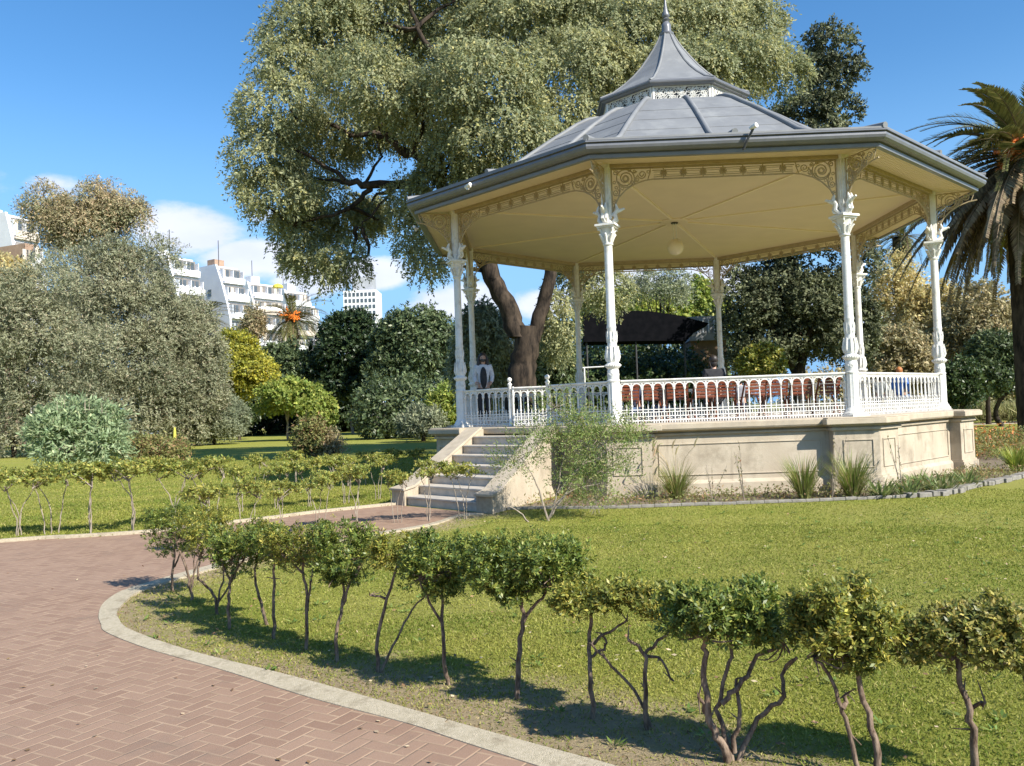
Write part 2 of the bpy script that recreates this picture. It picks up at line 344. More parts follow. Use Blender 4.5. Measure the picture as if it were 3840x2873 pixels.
def pavermat():
    m, t, out = newmat('herringbone_pavers'); c = N(t, 'ShaderNodeTexCoord'); mpn = N(t, 'ShaderNodeMapping')
    mpn.inputs['Rotation'].default_value = (0, 0, -math.radians(62)); mpn.inputs['Scale'].default_value = (10.6, 10.6, 10.6); lk(t, c.outputs['Object'], mpn.inputs[0])
    # a slight wobble so the courses are not ruler straight
    wob = N(t, 'ShaderNodeTexNoise'); wob.inputs['Scale'].default_value = 1.6; lk(t, c.outputs['Object'], wob.inputs['Vector'])
    va = N(t, 'ShaderNodeVectorMath', operation='MULTIPLY_ADD'); lk(t, wob.outputs['Color'], va.inputs[0]); va.inputs[1].default_value = (.22, .22, 0); lk(t, mpn.outputs[0], va.inputs[2])
    s = N(t, 'ShaderNodeSeparateXYZ'); lk(t, va.outputs[0], s.inputs[0]); X, Y = s.outputs[0], s.outputs[1]
    ix, iy = M(t, 'FLOOR', X), M(t, 'FLOOR', Y); fx, fy = M(t, 'SUBTRACT', X, ix), M(t, 'SUBTRACT', Y, iy)
    k = M(t, 'FLOORED_MODULO', M(t, 'SUBTRACT', ix, iy), 4.0)
    def eq(v): return M(t, 'COMPARE', k, float(v), .4)
    k0, k1, k2, k3 = eq(0), eq(1), eq(2), eq(3)
    # distance to each side, sides shared inside one brick are opened
    L = M(t, 'ADD', fx, M(t, 'MULTIPLY', k1, 1.0)); R = M(t, 'ADD', M(t, 'SUBTRACT', 1.0, fx), k0)
    B = M(t, 'ADD', fy, k2); T = M(t, 'ADD', M(t, 'SUBTRACT', 1.0, fy), k3)
    d = M(t, 'MINIMUM', M(t, 'MINIMUM', L, R), M(t, 'MINIMUM', B, T))
    bx = M(t, 'SUBTRACT', ix, k1); by = M(t, 'SUBTRACT', iy, k2)
    cb = N(t, 'ShaderNodeCombineXYZ'); lk(t, bx, cb.inputs[0]); lk(t, by, cb.inputs[1])
    wn = N(t, 'ShaderNodeTexWhiteNoise', noise_dimensions='2D'); lk(t, cb.outputs[0], wn.inputs['Vector'])
    fine = noise(t, 120, 4, .7, vec=c.outputs['Object']); big = rng_(t, noise(t, .7, 4, .6, vec=c.outputs['Object']), .35, .65)
    col = mixc(t, wn.outputs['Value'], (.225, .135, .088), (.305, .197, .132)); col = mixc(t, M(t, 'MULTIPLY', big, .45), col, (.295, .195, .132))
    col = mixc(t, M(t, 'MULTIPLY', fine, .35), col, (.27, .19, .155))
    sp = rng_(t, noise(t, 260, 2, .5, vec=c.outputs['Object']), .66, .72)
    col = mixc(t, M(t, 'MULTIPLY', sp, .5), col, (.62, .50, .42))
    jn = rng_(t, d, .05, .11, 1.0, 0.0); jc = mixc(t, rng_(t, noise(t, 3.5, 4, .6, vec=c.outputs['Object']), .4, .62), (.42, .30, .20), (.27, .185, .125))
    col = mixc(t, M(t, 'MULTIPLY', jn, .75), col, jc)
    stn = rng_(t, noise(t, 1.3, 6, .72, vec=c.outputs['Object']), .55, .70, smooth=True); col = mixc(t, M(t, 'MULTIPLY', stn, .35), col, (.17, .13, .10))
    mos = rng_(t, noise(t, 6, 5, .8, vec=c.outputs['Object']), .66, .74, smooth=True); col = mixc(t, M(t, 'MULTIPLY', M(t, 'MULTIPLY', mos, jn), .8), col, (.09, .10, .05))
    p = N(t, 'ShaderNodeBsdfPrincipled'); p.inputs['Roughness'].default_value = .82; p.inputs['Specular IOR Level'].default_value = .25; lk(t, col, p.inputs['Base Color'])
    bp = N(t, 'ShaderNodeBump'); bp.inputs['Strength'].default_value = .55; bp.inputs['Distance'].default_value = .006
    lk(t, M(t, 'ADD', rng_(t, d, .0, .1), M(t, 'MULTIPLY', fine, .5)), bp.inputs['Height']); lk(t, bp.outputs[0], p.inputs['Normal']); lk(t, p.outputs[0], out.inputs[0]); return m
PAVER = pavermat()
path_poly = np.vstack([FOw, stairend, KOw[::-1], [e0, [6, -34], [-30, -34], [-34, -14]]])
tag(fillpoly(path_poly, .004, 'brick_path', PAVER), kind='structure')
# kerb of the lawn island: a wide concrete band, a little proud of the path
kb = MB()
ol = np.vstack([KOw]); il = np.vstack([KIw]); h = .022
for i in range(len(ol) - 1):
    a, b, c, d = ol[i], ol[i + 1], il[i + 1], il[i]
    kb.add([(a[0], a[1], 0), (b[0], b[1], 0), (c[0], c[1], 0), (d[0], d[1], 0), (a[0], a[1], h - .012), (b[0], b[1], h - .012), (c[0], c[1], h), (d[0], d[1], h)],
           [(4, 5, 6, 7), (0, 1, 5, 4), (2, 3, 7, 6)])
tag(kb.build('kerb', KERBM, smooth=60, fixn=True), kind='structure')
kb = MB()
for i in range(len(FOw) - 1):
    a, b = FOw[i], FOw[i + 1]; t2 = (b - a) / np.linalg.norm(b - a); nn = np.array([-t2[1], t2[0]]) * .09
    c, d = b + nn, a + nn
    kb.add([(a[0], a[1], 0), (b[0], b[1], 0), (c[0], c[1], 0), (d[0], d[1], 0), (a[0], a[1], .05), (b[0], b[1], .05), (c[0], c[1], .05), (d[0], d[1], .05)], [(4, 5, 6, 7), (0, 1, 5, 4), (2, 3, 7, 6)])
tag(kb.build('far_kerb', KERBM, smooth=60), kind='structure')
# distant garden path on the right
fp = MB(); q = [gdep(1990, 47), gdep(2500, 45), gdep(2500, 49), gdep(1990, 51)]
fp.add([(p[0], p[1], .006) for p in q], [(0, 1, 2, 3)]); fp.build('garden_path', KERBM)['kind'] = 'structure'

# planting bed round the podium
EDGE = smoothpoly([gp(*q) for q in [(1095, 1102), (1180, 1100), (1330, 1099), (1500, 1093), (1680, 1087), (1850, 1080), (1960, 1075), (2050, 1068), (2105, 1052), (2150, 1045), (2212, 1030), (2330, 1000)]])
bed = np.vstack([EDGE, [[9, 6], [0, 3], [-3, -5.0], [-4.0, -6.5]]])
tag(fillpoly(bed, .006, 'planting_bed', SOILM), kind='structure')
rs = np.random.RandomState(5)
eb = MB(); L = 0
for i in range(len(EDGE) - 1):
    a, b = EDGE[i], EDGE[i + 1]; m = (a + b) / 2; d = b - a; ln = np.linalg.norm(d)
    if i < 36: eb.box((m[0], m[1], .02 + rs.rand() * .01), (ln * 1.0, .045 + rs.rand() * .015, .055), math.atan2(d[1], d[0]) + rs.normal() * .03)
    else: eb.box((m[0] + rs.normal() * .02, m[1], .03 + rs.rand() * .02), (ln * 1.0, .17 + rs.rand() * .05, .085), math.atan2(d[1], d[0]) + rs.normal() * .05)
tag(eb.build('stone_edging', EDGEM, bevel=.012), 'low line of grey edging stones between lawn and planting bed', 'edging')

# ---------------------------------------------------------------- bandstand
BS = thing('bandstand', 'white octagonal cast iron bandstand with grey ogee roof on a stone podium', 'bandstand', (0, 0, 0))
A8 = [math.radians(-157.5 + 45 * k) for k in range(8)]      # corners A (left front), B, C, D, E, F, G, H
def octv(R, z, k): return np.array([R * math.cos(A8[k % 8]), R * math.sin(A8[k % 8]), z])
def octsweep(mb, prof, closed=False): mb.lathe([(r, z + F) for r, z in prof], 8, a0=A8[0], closed=closed)
RW = 5.75 / math.cos(math.radians(22.5))
# podium wall, plinth and its raised panels
m = MB(); octsweep(m, [(RW + .07, -1.40), (RW + .07, -1.12), (RW + .03, -1.08), (RW, -1.06), (RW, -.12), (0.01, -.12)])
def face_frame(k):                           # middle of face k (between corner k and k+1), outward normal, sideways direction
    a = (A8[k] + A8[k] + math.radians(45)) / 2; n = np.array([math.cos(a), math.sin(a), 0]); t = np.array([-math.sin(a), math.cos(a), 0]); return n, t
Z3 = np.array([0, 0, 1.0])
def panel(mb, n, t, apo, t0, t1, z0, z1, w=.022, pr=.018):   # moulding that frames a panel
    for a, b, zz0, zz1 in ((t0, t1, z1 - w, z1), (t0, t1, z0, z0 + w), (t0, t0 + w, z0 + w, z1 - w), (t1 - w, t1, z0 + w, z1 - w)):
        c = n * (apo + pr / 2) + t * ((a + b) / 2) + Z3 * ((zz0 + zz1) / 2 + F)
        mb.box(c, (pr, b - a, zz1 - zz0), math.atan2(n[1], n[0]))
pod = m.build('podium', STUCCO, BS)
for k in range(1, 8):
    n, t = face_frame(k); pm = MB(); panel(pm, n, t, 5.75, -1.5, 1.5, -.97, -.38); pm.build('panel_moulding', STUCCO, pod, bevel=.006)
m = MB(); octsweep(m, [(RW, -.235), (RW + .05, -.225), (RW + .06, -.19), (RW + .02, -.175), (RW + .07, -.15), (RW + .15, -.13), (RW + .17, -.10), (RW + .17, -.015), (RW + .14, .0), (5.2, .0), (5.2, -.1)], False)
m.build('cornice', STONE, pod, smooth=20)
m = MB(); octsweep(m, [(5.9, .0), (5.9, .012), (0.01, .012)]); m.build('floor', FLOORM, BS)
# corner piers
def pier(k, off=.22, half=.74):
    c = octv(5.75 / math.cos(math.radians(22.5)), 0, k); n1, t1 = face_frame(k - 1); n2, t2 = face_frame(k)
    def poly(o, e):
        co = octv((5.75 + o) / math.cos(math.radians(22.5)), 0, k); s = half + e
        return [(c - t1 * s)[:2], (c - t1 * s + n1 * o)[:2], co[:2], (c + t2 * s + n2 * o)[:2], (c + t2 * s)[:2], (c * .93)[:2]]
    m = MB(); m.prism(poly(off, 0), 0, F - .12)
    m.prism(poly(off + .06, .06), 0, F - 1.10); m.prism(poly(off + .03, .03), F - 1.10, F - 1.06)
    p = m.build('pier', STUCCO, BS)
    m = MB()
    for nn, tt, sg in ((n1, t1, -1), (n2, t2, 1)):
        cc = (c @ tt); a, b = (cc - half + .16, cc - .06) if sg < 0 else (cc + .06, cc + half - .16)
        if sg < 0: a, b = cc - half + .17, cc - .02
        else: a, b = cc + .02, cc + half - .17
        panel(m, nn, tt, 5.75 + off, a, b, -.92, -.40)
    m.build('pier_panel', STUCCO, p, bevel=.006)
    m = MB()
    for o, z0, z1 in ((.05, -.235, -.18), (.02, -.18, -.15), (.10, -.15, -.12), (.17, -.12, -.018), (.14, -.018, .004)): m.prism(poly(off + o, o), F + z0, F + z1)
    m.build('pier_cap', STONE, p, bevel=.01)
for k in range(8): pier(k)

# staircase
n0, t0 = face_frame(0); t0 = np.array([1, -1, 0]) / 2 ** .5       # along the face towards corner B
def tl(n): return -.93 + (n - 5.95) * .30
def tr(n): return .78 + (n - 5.95) * .40
ST = MB(); st = bpy.data.objects.new('staircase', None); COL.objects.link(st); st.parent = BS
def np2(n, t, z): return n0 * n + t0 * t + Z3 * (F + z)
for k in range(1, 8):
    na, nb = 5.86 + (k - 1) * .37, 5.95 + k * .37; zt = -.166 * k; m = MB()
    def slab(n1, n2, z1, z2, ex=0.0):
        P = [np2(n1, tl(n1) - ex, 0), np2(n2, tl(n2) - ex, 0), np2(n2, tr(n2) + ex, 0), np2(n1, tr(n1) + ex, 0)]
        m.prism([p[:2] for p in P], F + z1, F + z2)
    slab(na, nb, -F - .02, zt - .035); slab(na, nb + .03, zt - .035, zt)
    m.build('step', STEPM, st, bevel=.006)
m = MB()
for s in (-1, 1):
    m = MB(); e = tl if s < 0 else tr; w = .40 * s
    P = []
    for ww in (0, w):
        P.append([np2(n, e(n) + ww, z) for n, z in ((5.76, -.02), (6.0, -.03), (8.30, -1.02), (8.62, -1.06), (8.62, -F - .02), (5.76, -F - .02))])
    vs = P[0] + P[1]; q = 6
    m.add(vs, [tuple(range(q)), tuple(range(2 * q - 1, q - 1, -1))] + [(i, q + i, q + (i + 1) % q, (i + 1) % q) for i in range(q)])
    ck = m.build('cheek_wall', STUCCO, st, bevel=.015)
    m = MB(); P = []
    for ww in (-.025 * s, w + .025 * s):
        P.append([np2(n, e(n) + ww, z) for n, z in ((5.98, .02), (6.03, .015), (8.33, -.975), (8.66, -1.015), (8.66, -1.058), (8.30, -1.018), (6.0, -.028))])
    vs = P[0] + P[1]; q = 7
    m.add(vs, [tuple(range(q)), tuple(range(2 * q - 1, q - 1, -1))] + [(i, q + i, q + (i + 1) % q, (i + 1) % q) for i in range(q)])
    m.build('coping', STONE, st, bevel=.008)

# ---- columns (built once at the origin, outward = +x)
def arc(cx, cz, r, a0, a1, n=10): return [(cx + r * math.cos(math.radians(a0 + (a1 - a0) * i / n)), cz + r * math.sin(math.radians(a0 + (a1 - a0) * i / n))) for i in range(n + 1)]
def spiral(cx, cz, r0_, r1_, a0, turns, n=26): return [(cx + (r0_ + (r1_ - r0_) * i / n) * math.cos(math.radians(a0 + turns * 360 * i / n)), cz + (r0_ + (r1_ - r0_) * i / n) * math.sin(math.radians(a0 + turns * 360 * i / n))) for i in range(n + 1)]
def iron(mb, pts2, d, w=.022, off=(0, 0, 0)):   # flat ironwork curve in the vertical plane through direction d
    P = [np.array(off) + d * p[0] + Z3 * p[1] for p in pts2]; mb.tube(P, w / 2, 5, True)
def bracket(mb, d, z1=4.87, wd=.90, w=.026):
    iron(mb, [(.10, 4.02), (.16, 4.18), (.24, 4.33), (.38, 4.47), (.55, 4.57), (.75, 4.635), (wd + .02, 4.655)], d, w * 1.2)
    iron(mb, [(.10, z1), (wd, z1)], d, w); iron(mb, [(.115, 4.0), (.115, z1)], d, w)
    iron(mb, spiral(.38, 4.69, .155, .03, 200, 1.9), d, w); iron(mb, arc(.38, 4.69, .172, 0, 360, 20), d, w * .9)
    iron(mb, arc(.38, 4.69, .05, 0, 360, 10), d, w * 1.3)
    iron(mb, spiral(.70, 4.755, .085, .02, 180, 1.6, 18), d, w * .9); iron(mb, spiral(.19, 4.42, .075, .015, 60, -1.6, 16), d, w * .9)
    iron(mb, spiral(.20, 4.80, .055, .012, 0, 1.4, 12), d, w * .8); iron(mb, spiral(.56, 4.82, .04, .01, 0, -1.4, 10), d, w * .8)
    iron(mb, spiral(.15, 4.24, .05, .012, 90, -1.4, 12), d, w * .8); iron(mb, spiral(.60, 4.66, .045, .01, 200, 1.4, 12), d, w * .8)
    iron(mb, [(.24, 4.33), (.27, 4.46), (.25, 4.56)], d, w * .9); iron(mb, [(.55, 4.57), (.56, 4.68), (.62, 4.74)], d, w * .9)
    iron(mb, [(.80, 4.64), (.83, 4.72), (.86, 4.80), (.86, z1)], d, w * .8)
    for cx, cz in ((.46, 4.845), (.31, 4.50), (.115 + .05, 4.62), (.50, 4.62), (.82, 4.80), (.20, 4.52)): iron(mb, arc(cx, cz, .026, 0, 360, 8), d, w * .7)
cr_ = bpy.data.objects.new('column', None)
def mk_column(parent):
    m = MB(); n = 24
    m.lathe([(.122, .16), (.118, .18), (.118, .80), (.105, .815)], 24, flute=.09)
    m.lathe([(.10, .80), (.125, .82), (.125, .845), (.108, .86), (.112, .95), (.108, 1.03), (.10, 1.05), (.112, 1.07), (.145, 1.10), (.15, 1.125), (.145, 1.15), (.11, 1.17), (.105, 1.19), (.12, 1.22), (.126, 1.27), (.118, 1.36), (.10, 1.46), (.088, 1.54), (.086, 1.6), (.096, 1.62), (.092, 1.66), (.085, 1.70), (.084, 1.82), (.092, 1.84), (.088, 1.87), (.083, 1.9), (.078, 3.40), (.078, 3.44)], n)
    for k in range(22):                                  # bead ring, leaves on the urn
        a = 2 * math.pi * k / 22; m.sphere((.146 * math.cos(a), .146 * math.sin(a), 1.125), .017, 6, 4)
    for k in range(10):
        a = 2 * math.pi * k / 10; d = np.array([math.cos(a), math.sin(a), 0])
        m.tube([d * .112 + Z3 * 1.2, d * .134 + Z3 * 1.28, d * .124 + Z3 * 1.38, d * .112 + Z3 * 1.46, d * .122 + Z3 * 1.49], [.012, .02, .017, .012, .006], 5)
        m.tube([d * .094 + Z3 * 1.56, d * .098 + Z3 * 1.68, d * .10 + Z3 * 1.78], [.006, .012, .004], 4)
    for k in range(9):
        a = 2 * math.pi * k / 9; d = np.array([math.cos(a), math.sin(a), 0]); s_ = np.array([-d[1], d[0], 0])
        m.tube([d * .108 + s_ * x + Z3 * (.95 + z) for x, z in spiral(0, 0, .034, .008, 0, 1.3, 10)], .008, 4)
    sh = m.build('column', WHITE, parent, smooth=35)
    m = MB()
    m.box((0, 0, .02), (.40, .40, .04)); m.lathe([(.185, .04), (.19, .055), (.185, .075), (.165, .09), (.155, .11), (.15, .13), (.132, .15), (.122, .175)], 24)
    m.build('base', WHITE, sh, smooth=35)
    m = MB(); m.lathe([(.078, 3.40), (.098, 3.42), (.10, 3.445), (.08, 3.46), (.085, 3.50), (.10, 3.58), (.125, 3.68), (.15, 3.74)], 20)
    for k in range(8):
        a = 2 * math.pi * k / 8; d = np.array([math.cos(a), math.sin(a), 0]); rr = 1.0 if k % 2 == 0 else 1.12
        m.tube([d * .085 + Z3 * 3.47, d * .115 + Z3 * 3.56, d * .15 * rr + Z3 * 3.63, d * .165 * rr + Z3 * 3.615], [.018, .026, .018, .008], 5)
    for k in range(4):
        a = math.pi / 4 + math.pi / 2 * k; d = np.array([math.cos(a), math.sin(a), 0])
        m.tube([d * .10 + Z3 * 3.6, d * .16 + Z3 * 3.70, d * .205 + Z3 * 3.72, d * .20 + Z3 * 3.69], [.015, .02, .022, .012], 6)
    m.box((0, 0, 3.757), (.33, .33, .03)); m.box((0, 0, 3.792), (.39, .39, .04))
    m.build('capital', WHITE, sh, smooth=35)
    m = MB(); m.box((0, 0, 4.4), (.15, .15, 1.18)); m.box((0, 0, 3.84), (.2, .2, .06)); m.box((0, 0, 4.93), (.2, .2, .10))
    for sx, sy in ((1, 0), (-1, 0), (0, 1), (0, -1)): m.box((sx * .079, sy * .079, 4.42), (.03 if sx else .07, .03 if sy else .07, 1.0))
    m.build('pilaster', WHITE, sh, bevel=.006)
    for ad in (0, 112.5, -112.5):                        # leafy console and scroll bracket on three sides
        d = np.array([math.cos(math.radians(ad)), math.sin(math.radians(ad)), 0])
        m = MB(); sd = np.array([-d[1], d[0], 0])
        for q in (-.035, .035):
            m.tube([d * .09 + sd * q + Z3 * 3.84, d * .17 + sd * q + Z3 * 3.92, d * .15 + sd * q + Z3 * 4.02, d * .20 + sd * q + Z3 * 4.10, d * .17 + sd * q + Z3 * 4.20], [.03, .042, .034, .036, .014], 6)
        m.tube([d * .10 + Z3 * 3.98, d * .20 + Z3 * 4.07, d * .27 + Z3 * 4.085, d * .33 + Z3 * 4.11, d * .345 + Z3 * 4.09], [.04, .045, .03, .022, .008], 6)
        m.tube([d * .12 + Z3 * 3.86, d * .19 + Z3 * 3.87, d * .215 + Z3 * 3.90], [.03, .025, .01], 6)
        m.build('console', WHITE, sh, smooth=50)
        m = MB(); bracket(m, d); m.build('bracket', SHADEDI, sh)
    return sh
c0 = mk_column(BS)
for k in range(8):
    c = c0 if k == 0 else copy_tree(c0, BS)
    p = octv(5.85, F, k); c.location = p; c.rotation_euler = (0, 0, A8[k])

# ---- railings
def screen(L, n, zt=.80):                     # arcaded cast screen in the local x-z plane, centred
    m = MB(); s = L / n
    m.box((0, 0, .05), (L, .022, .022)); m.box((0, 0, .125), (L, .018, .016)); m.box((0, 0, .205), (L, .018, .016)); m.box((0, 0, .255), (L, .018, .014)); m.box((0, 0, zt - .035), (L, .02, .016))
    for i in range(n + 1):
        x = -L / 2 + i * s
        m.lathe([(.013, 0), (.013, .30), (.022, .315), (.022, .335), (.013, .35), (.016, .40), (.011, .60), (.011, .615), (.022, .625), (.024, .65), (.03, .665)], 6, (x, 0, 0))
        if i < n:
            cx = x + s / 2; r = s / 2 - .012
            m.tube([(cx + r * math.cos(a), 0, .665 + r * math.sin(a)) for a in [math.pi * j / 8 for j in range(9)]], .013, 5)
            m.tube([(cx, 0, .0), (cx, 0, .30), (cx, 0, .36)], [.011, .010, .003], 5)
            for q in (-.25, .25):
                m.box((cx + q * s, 0, .165), (.012, .014, .075)); m.box((cx + q * s * .7, 0, .09), (.03, .014, .012))
                m.box((cx + q * s, 0, .022), (.014, .014, .044))
        m.tube([(x, 0, .665), (x, 0, zt - .04)], .012, 5)
        m.tube([(x + .022 * math.cos(a), 0, .722 + .022 * math.sin(a)) for a in [math.pi * j / 4 for j in range(9)]], .006, 4)
    return m
def rail(name, a, b, n, parent=BS):
    a = np.array(a); b = np.array(b); L = np.linalg.norm(b - a)
    o = screen(L, n).build(name, WHITE, parent); o.location = (a + b) / 2; o.rotation_euler = (0, 0, math.atan2(b[1] - a[1], b[0] - a[0]))
    h = MB(); h.box((0, 0, .812), (L, .075, .03)); h.box((0, 0, .79), (L, .05, .02)); hr = h.build('handrail', WHITE, o, bevel=.008); return o
Rr = 5.85
for k in range(1, 8):
    a, b = octv(Rr, F + .012, k), octv(Rr, F + .012, k + 1); u = (b - a) / np.linalg.norm(b - a)
    if k == 1: r1 = rail('railing', a + u * .13, b - u * .13, 21)
    else:
        c = copy_tree(r1, BS); m_ = (a + b) / 2; c.location = m_; c.rotation_euler = (0, 0, math.atan2(u[1], u[0]))
a, b = octv(Rr, F + .012, 0), octv(Rr, F + .012, 1); u = (b - a) / np.linalg.norm(b - a); mid = (a + b) / 2
gl, gr = mid + u * -.62, mid + u * .50
rail('railing', a + u * .13, gl - u * .04, 7); rail('railing', gr + u * .04, b - u * .13, 8)
def gatepost(p):
    m = MB(); m.lathe([(.05, 0), (.05, .05), (.036, .07), (.036, .86), (.05, .88), (.05, .90), (.025, .92), (.025, .95)], 10); o = m.build('gate_post', WHITE, BS, smooth=35); o.location = p
    m = MB(); m.sphere((0, 0, .99), .052, 12, 8); m.build('ball_finial', WHITE, o, smooth=60); return o
gatepost(gl); gatepost(gr)
gn = -n0; hinge = gl + u * .10
e = hinge + (u * .80 + gn * .55) / np.linalg.norm(u * .80 + gn * .55) * .78
gt = rail('gate', hinge, e, 5)
m = MB(); m.box((-.39, 0, .42), (.035, .035, .84)); m.box((.39, 0, .42), (.03, .03, .80)); m.build('gate_stile', WHITE, gt, bevel=.004)

# ---- beams, friezes, soffit, ceiling
m = MB(); octsweep(m, [(5.93, 4.885), (5.93, 4.985), (5.77, 4.985), (5.77, 4.885)], True); m.build('ring_beam', SHADEDI, BS, bevel=.006)
def frieze(k):
    a, b = octv(5.85, F, k), octv(5.85, F, k + 1); L = np.linalg.norm(b - a); m = MB(); x0 = -L / 2 + .92; x1 = L / 2 - .92
    for z, w in ((4.655, .03), (4.70, .014), (4.825, .014), (4.872, .024)): m.box((0, 0, z), (x1 - x0 + (.0 if z < 4.8 else .06), .022, w))
    ns = 7
    for i in range(ns):
        cx = x0 + (x1 - x0) * (i + .5) / ns
        for j in range(8):
            aa = math.pi / 4 * j; m.tube([(cx, 0, 4.763), (cx + .068 * math.cos(aa), 0, 4.763 + .068 * math.sin(aa))], [.012, .016], 4)
        m.tube([(cx + .042 * math.cos(q), 0, 4.763 + .042 * math.sin(q)) for q in [math.pi / 5 * j for j in range(11)]], .010, 4)
        m.box((cx, 0, 4.68), (.02, .02, .05)); m.box((cx, 0, 4.85), (.02, .02, .05))
    for z in (4.735, 4.79): m.box((0, 0, z), (x1 - x0, .014, .010))
    o = m.build('frieze', SHADEDI, BS); o.location = (a + b) / 2; d = b - a; o.rotation_euler = (0, 0, math.atan2(d[1], d[0])); return o
f0 = frieze(1)
for k in (0, 2, 3, 4, 5, 6, 7):
    c = copy_tree(f0, BS); a, b = octv(5.85, F, k), octv(5.85, F, k + 1); c.location = (a + b) / 2; c.rotation_euler = (0, 0, math.atan2((b - a)[1], (b - a)[0]))
m = MB(); octsweep(m, [(5.94, 4.955), (6.79, 4.865), (6.79, 4.895), (5.94, 4.985)], True); sf = m.build('soffit', CREAMC, BS)
m = MB()                                       # tongue and groove boards of the soffit as shallow battens
for k in range(8):
    n, t = face_frame(k)
    for j in range(1, 9):
        q = j / 9; ap = (5.96 + (6.76 - 5.96) * q) * math.cos(math.radians(22.5)); z = 4.953 + (4.868 - 4.953) * q; hl = ap * math.tan(math.radians(22.5)) - .02
        m.bar(n * ap - t * hl + Z3 * (F + z), n * ap + t * hl + Z3 * (F + z), .012, .012)
m.build('soffit_board', CREAMC, sf)
m = MB(); octsweep(m, [(5.80, 4.975), (0.35, 5.02), (.01, 5.02), (.01, 5.05), (5.80, 5.03)], True); ce = m.build('ceiling', CREAMC, BS)
for k in range(8):
    m = MB(); m.bar(octv(5.7, F + 4.972, k), octv(.3, F + 5.012, k), .06, .045); m.build('ceiling_rib', LITRIB, BS)
m = MB(); m.lathe([(.36, 4.985), (.40, 5.0), (.40, 5.03)], 8, (0, 0, F), A8[0]); m.build('ceiling_rose', CREAMC, BS)
# ---- gutter and roof
m = MB(); octsweep(m, [(6.70, 4.90), (6.70, 4.842), (6.80, 4.842), (6.81, 4.90), (6.785, 4.91), (6.785, 4.93), (6.85, 4.925), (6.905, 4.94), (6.95, 4.975), (6.97, 5.02), (6.965, 5.06), (6.94, 5.068), (6.94, 5.085), (6.995, 5.088), (6.995, 5.115), (6.93, 5.125), (6.90, 5.06), (6.78, 4.98), (6.74, 4.95)], True)
m.build('gutter', GREYD, BS, smooth=20)
ROOF = [(6.96, 5.13), (6.96, 5.165), (6.3, 5.27), (5.6, 5.44), (5.1, 5.63), (4.72, 5.83), (4.2, 6.2), (3.62, 6.6), (3.25, 6.85), (2.96, 7.03), (2.65, 7.235), (2.35, 7.39), (2.1, 7.45), (1.7, 7.46)]
m = MB(); octsweep(m, [(6.7, 5.12)] + ROOF, False); rf = m.build('roof', GREYR, BS)
def on_roof(R, k2):                            # k2 counts sixteenths: even = corner, odd = middle of a face
    a = A8[0] + math.radians(22.5 * k2); rr = R if k2 % 2 == 0 else R * math.cos(math.radians(22.5))
    return np.array([rr * math.cos(a), rr * math.sin(a), 0])
for k2 in range(16):
    m = MB(); m.tube([on_roof(r, k2) + Z3 * (F + z + .016) for r, z in ROOF[1:]], .058, 8); m.build('roof_rib', GREYR, rf, smooth=60)
m = MB()                                       # horizontal laps of the sheets
for r, z in ((2.75, 7.16), (3.3, 6.82), (3.85, 6.445), (4.4, 6.06), (4.95, 5.71), (5.6, 5.44), (6.3, 5.27)):
    for k in range(8): m.bar(octv(r, F + z, k), octv(r, F + z, k + 1), .012, .004)
m.build('sheet_lap', GREYR, rf)
# ---- lantern with pierced panels and its ogee cap
ap = 1.816 * math.cos(math.radians(22.5)); wl = 1.816 * 2 * math.sin(math.radians(22.5))
def lattice():
    m = MB(); z0, z1 = 7.47, 7.86; h = z1 - z0; w = wl - .03; rsl = random.Random(3)
    for z in (z0 + .012, z1 - .012): m.box((0, 0, z), (w, .03, .024))
    for x in (-w / 2 + .02, w / 2 - .02): m.box((x, 0, (z0 + z1) / 2), (.05, .035, h))
    nx_ = 5; sx = (w - .1) / nx_
    for i in range(nx_):
        cx = -w / 2 + .05 + sx * (i + .5); cz = (z0 + z1) / 2
        for sgn in (-1, 1):
            m.tube([(cx + sgn * p[0], 0, p[1]) for p in spiral(sx * .22, cz + sgn * .07, .095, .018, 30 * i, 1.7, 16)], .012, 4)
            m.tube([(cx + sgn * p[0], 0, p[1]) for p in spiral(sx * .27, cz - sgn * .10, .06, .012, 90 + 40 * i, -1.5, 12)], .011, 4)
            m.tube([(cx - sgn * sx / 2, 0, cz - sgn * h / 2), (cx, 0, cz - .02 * sgn), (cx + sgn * sx / 2, 0, cz - sgn * h / 2 * .2)], .011, 4)
        m.tube([(cx + p[0], 0, cz + p[1]) for p in spiral(0, 0, .055, .052, 0, 1, 10)], .012, 4)
        m.tube([(cx, 0, z0), (cx, 0, z1)], .009, 4)
        for j in range(5):
            qx, qz = cx + rsl.uniform(-.5, .5) * sx, cz + rsl.uniform(-.42, .42) * h
            m.tube([(qx + p[0], 0, qz + p[1]) for p in spiral(0, 0, .032, .006, 360 * rsl.random(), 1.2, 8)], .010, 4)
    return m.build('pierced_panel', WHITE, BS)
l0 = lattice()
for k in range(8):
    n, t = face_frame(k); c = l0 if k == 0 else copy_tree(l0, BS); c.location = n * ap + Z3 * F; c.rotation_euler = (0, 0, math.atan2(t[1], t[0]))
m = MB(); octsweep(m, [(1.62, 7.44), (1.62, 7.9)]); m.build('lantern_drum', GREYD, BS)
m = MB(); octsweep(m, [(1.80, 7.862), (1.93, 7.862), (1.955, 7.90), (1.99, 7.91), (2.0, 7.945), (1.98, 7.97), (1.82, 8.0)]); m.build('lantern_eave', GREYD, BS, smooth=20)
LR = [(1.98, 7.975), (1.62, 8.14), (1.27, 8.40), (1.0, 8.64), (.77, 8.89), (.56, 9.17), (.40, 9.4), (.27, 9.62), (.18, 9.8), (.12, 9.86)]
m = MB(); octsweep(m, LR); lr = m.build('lantern_roof', GREYR, BS)
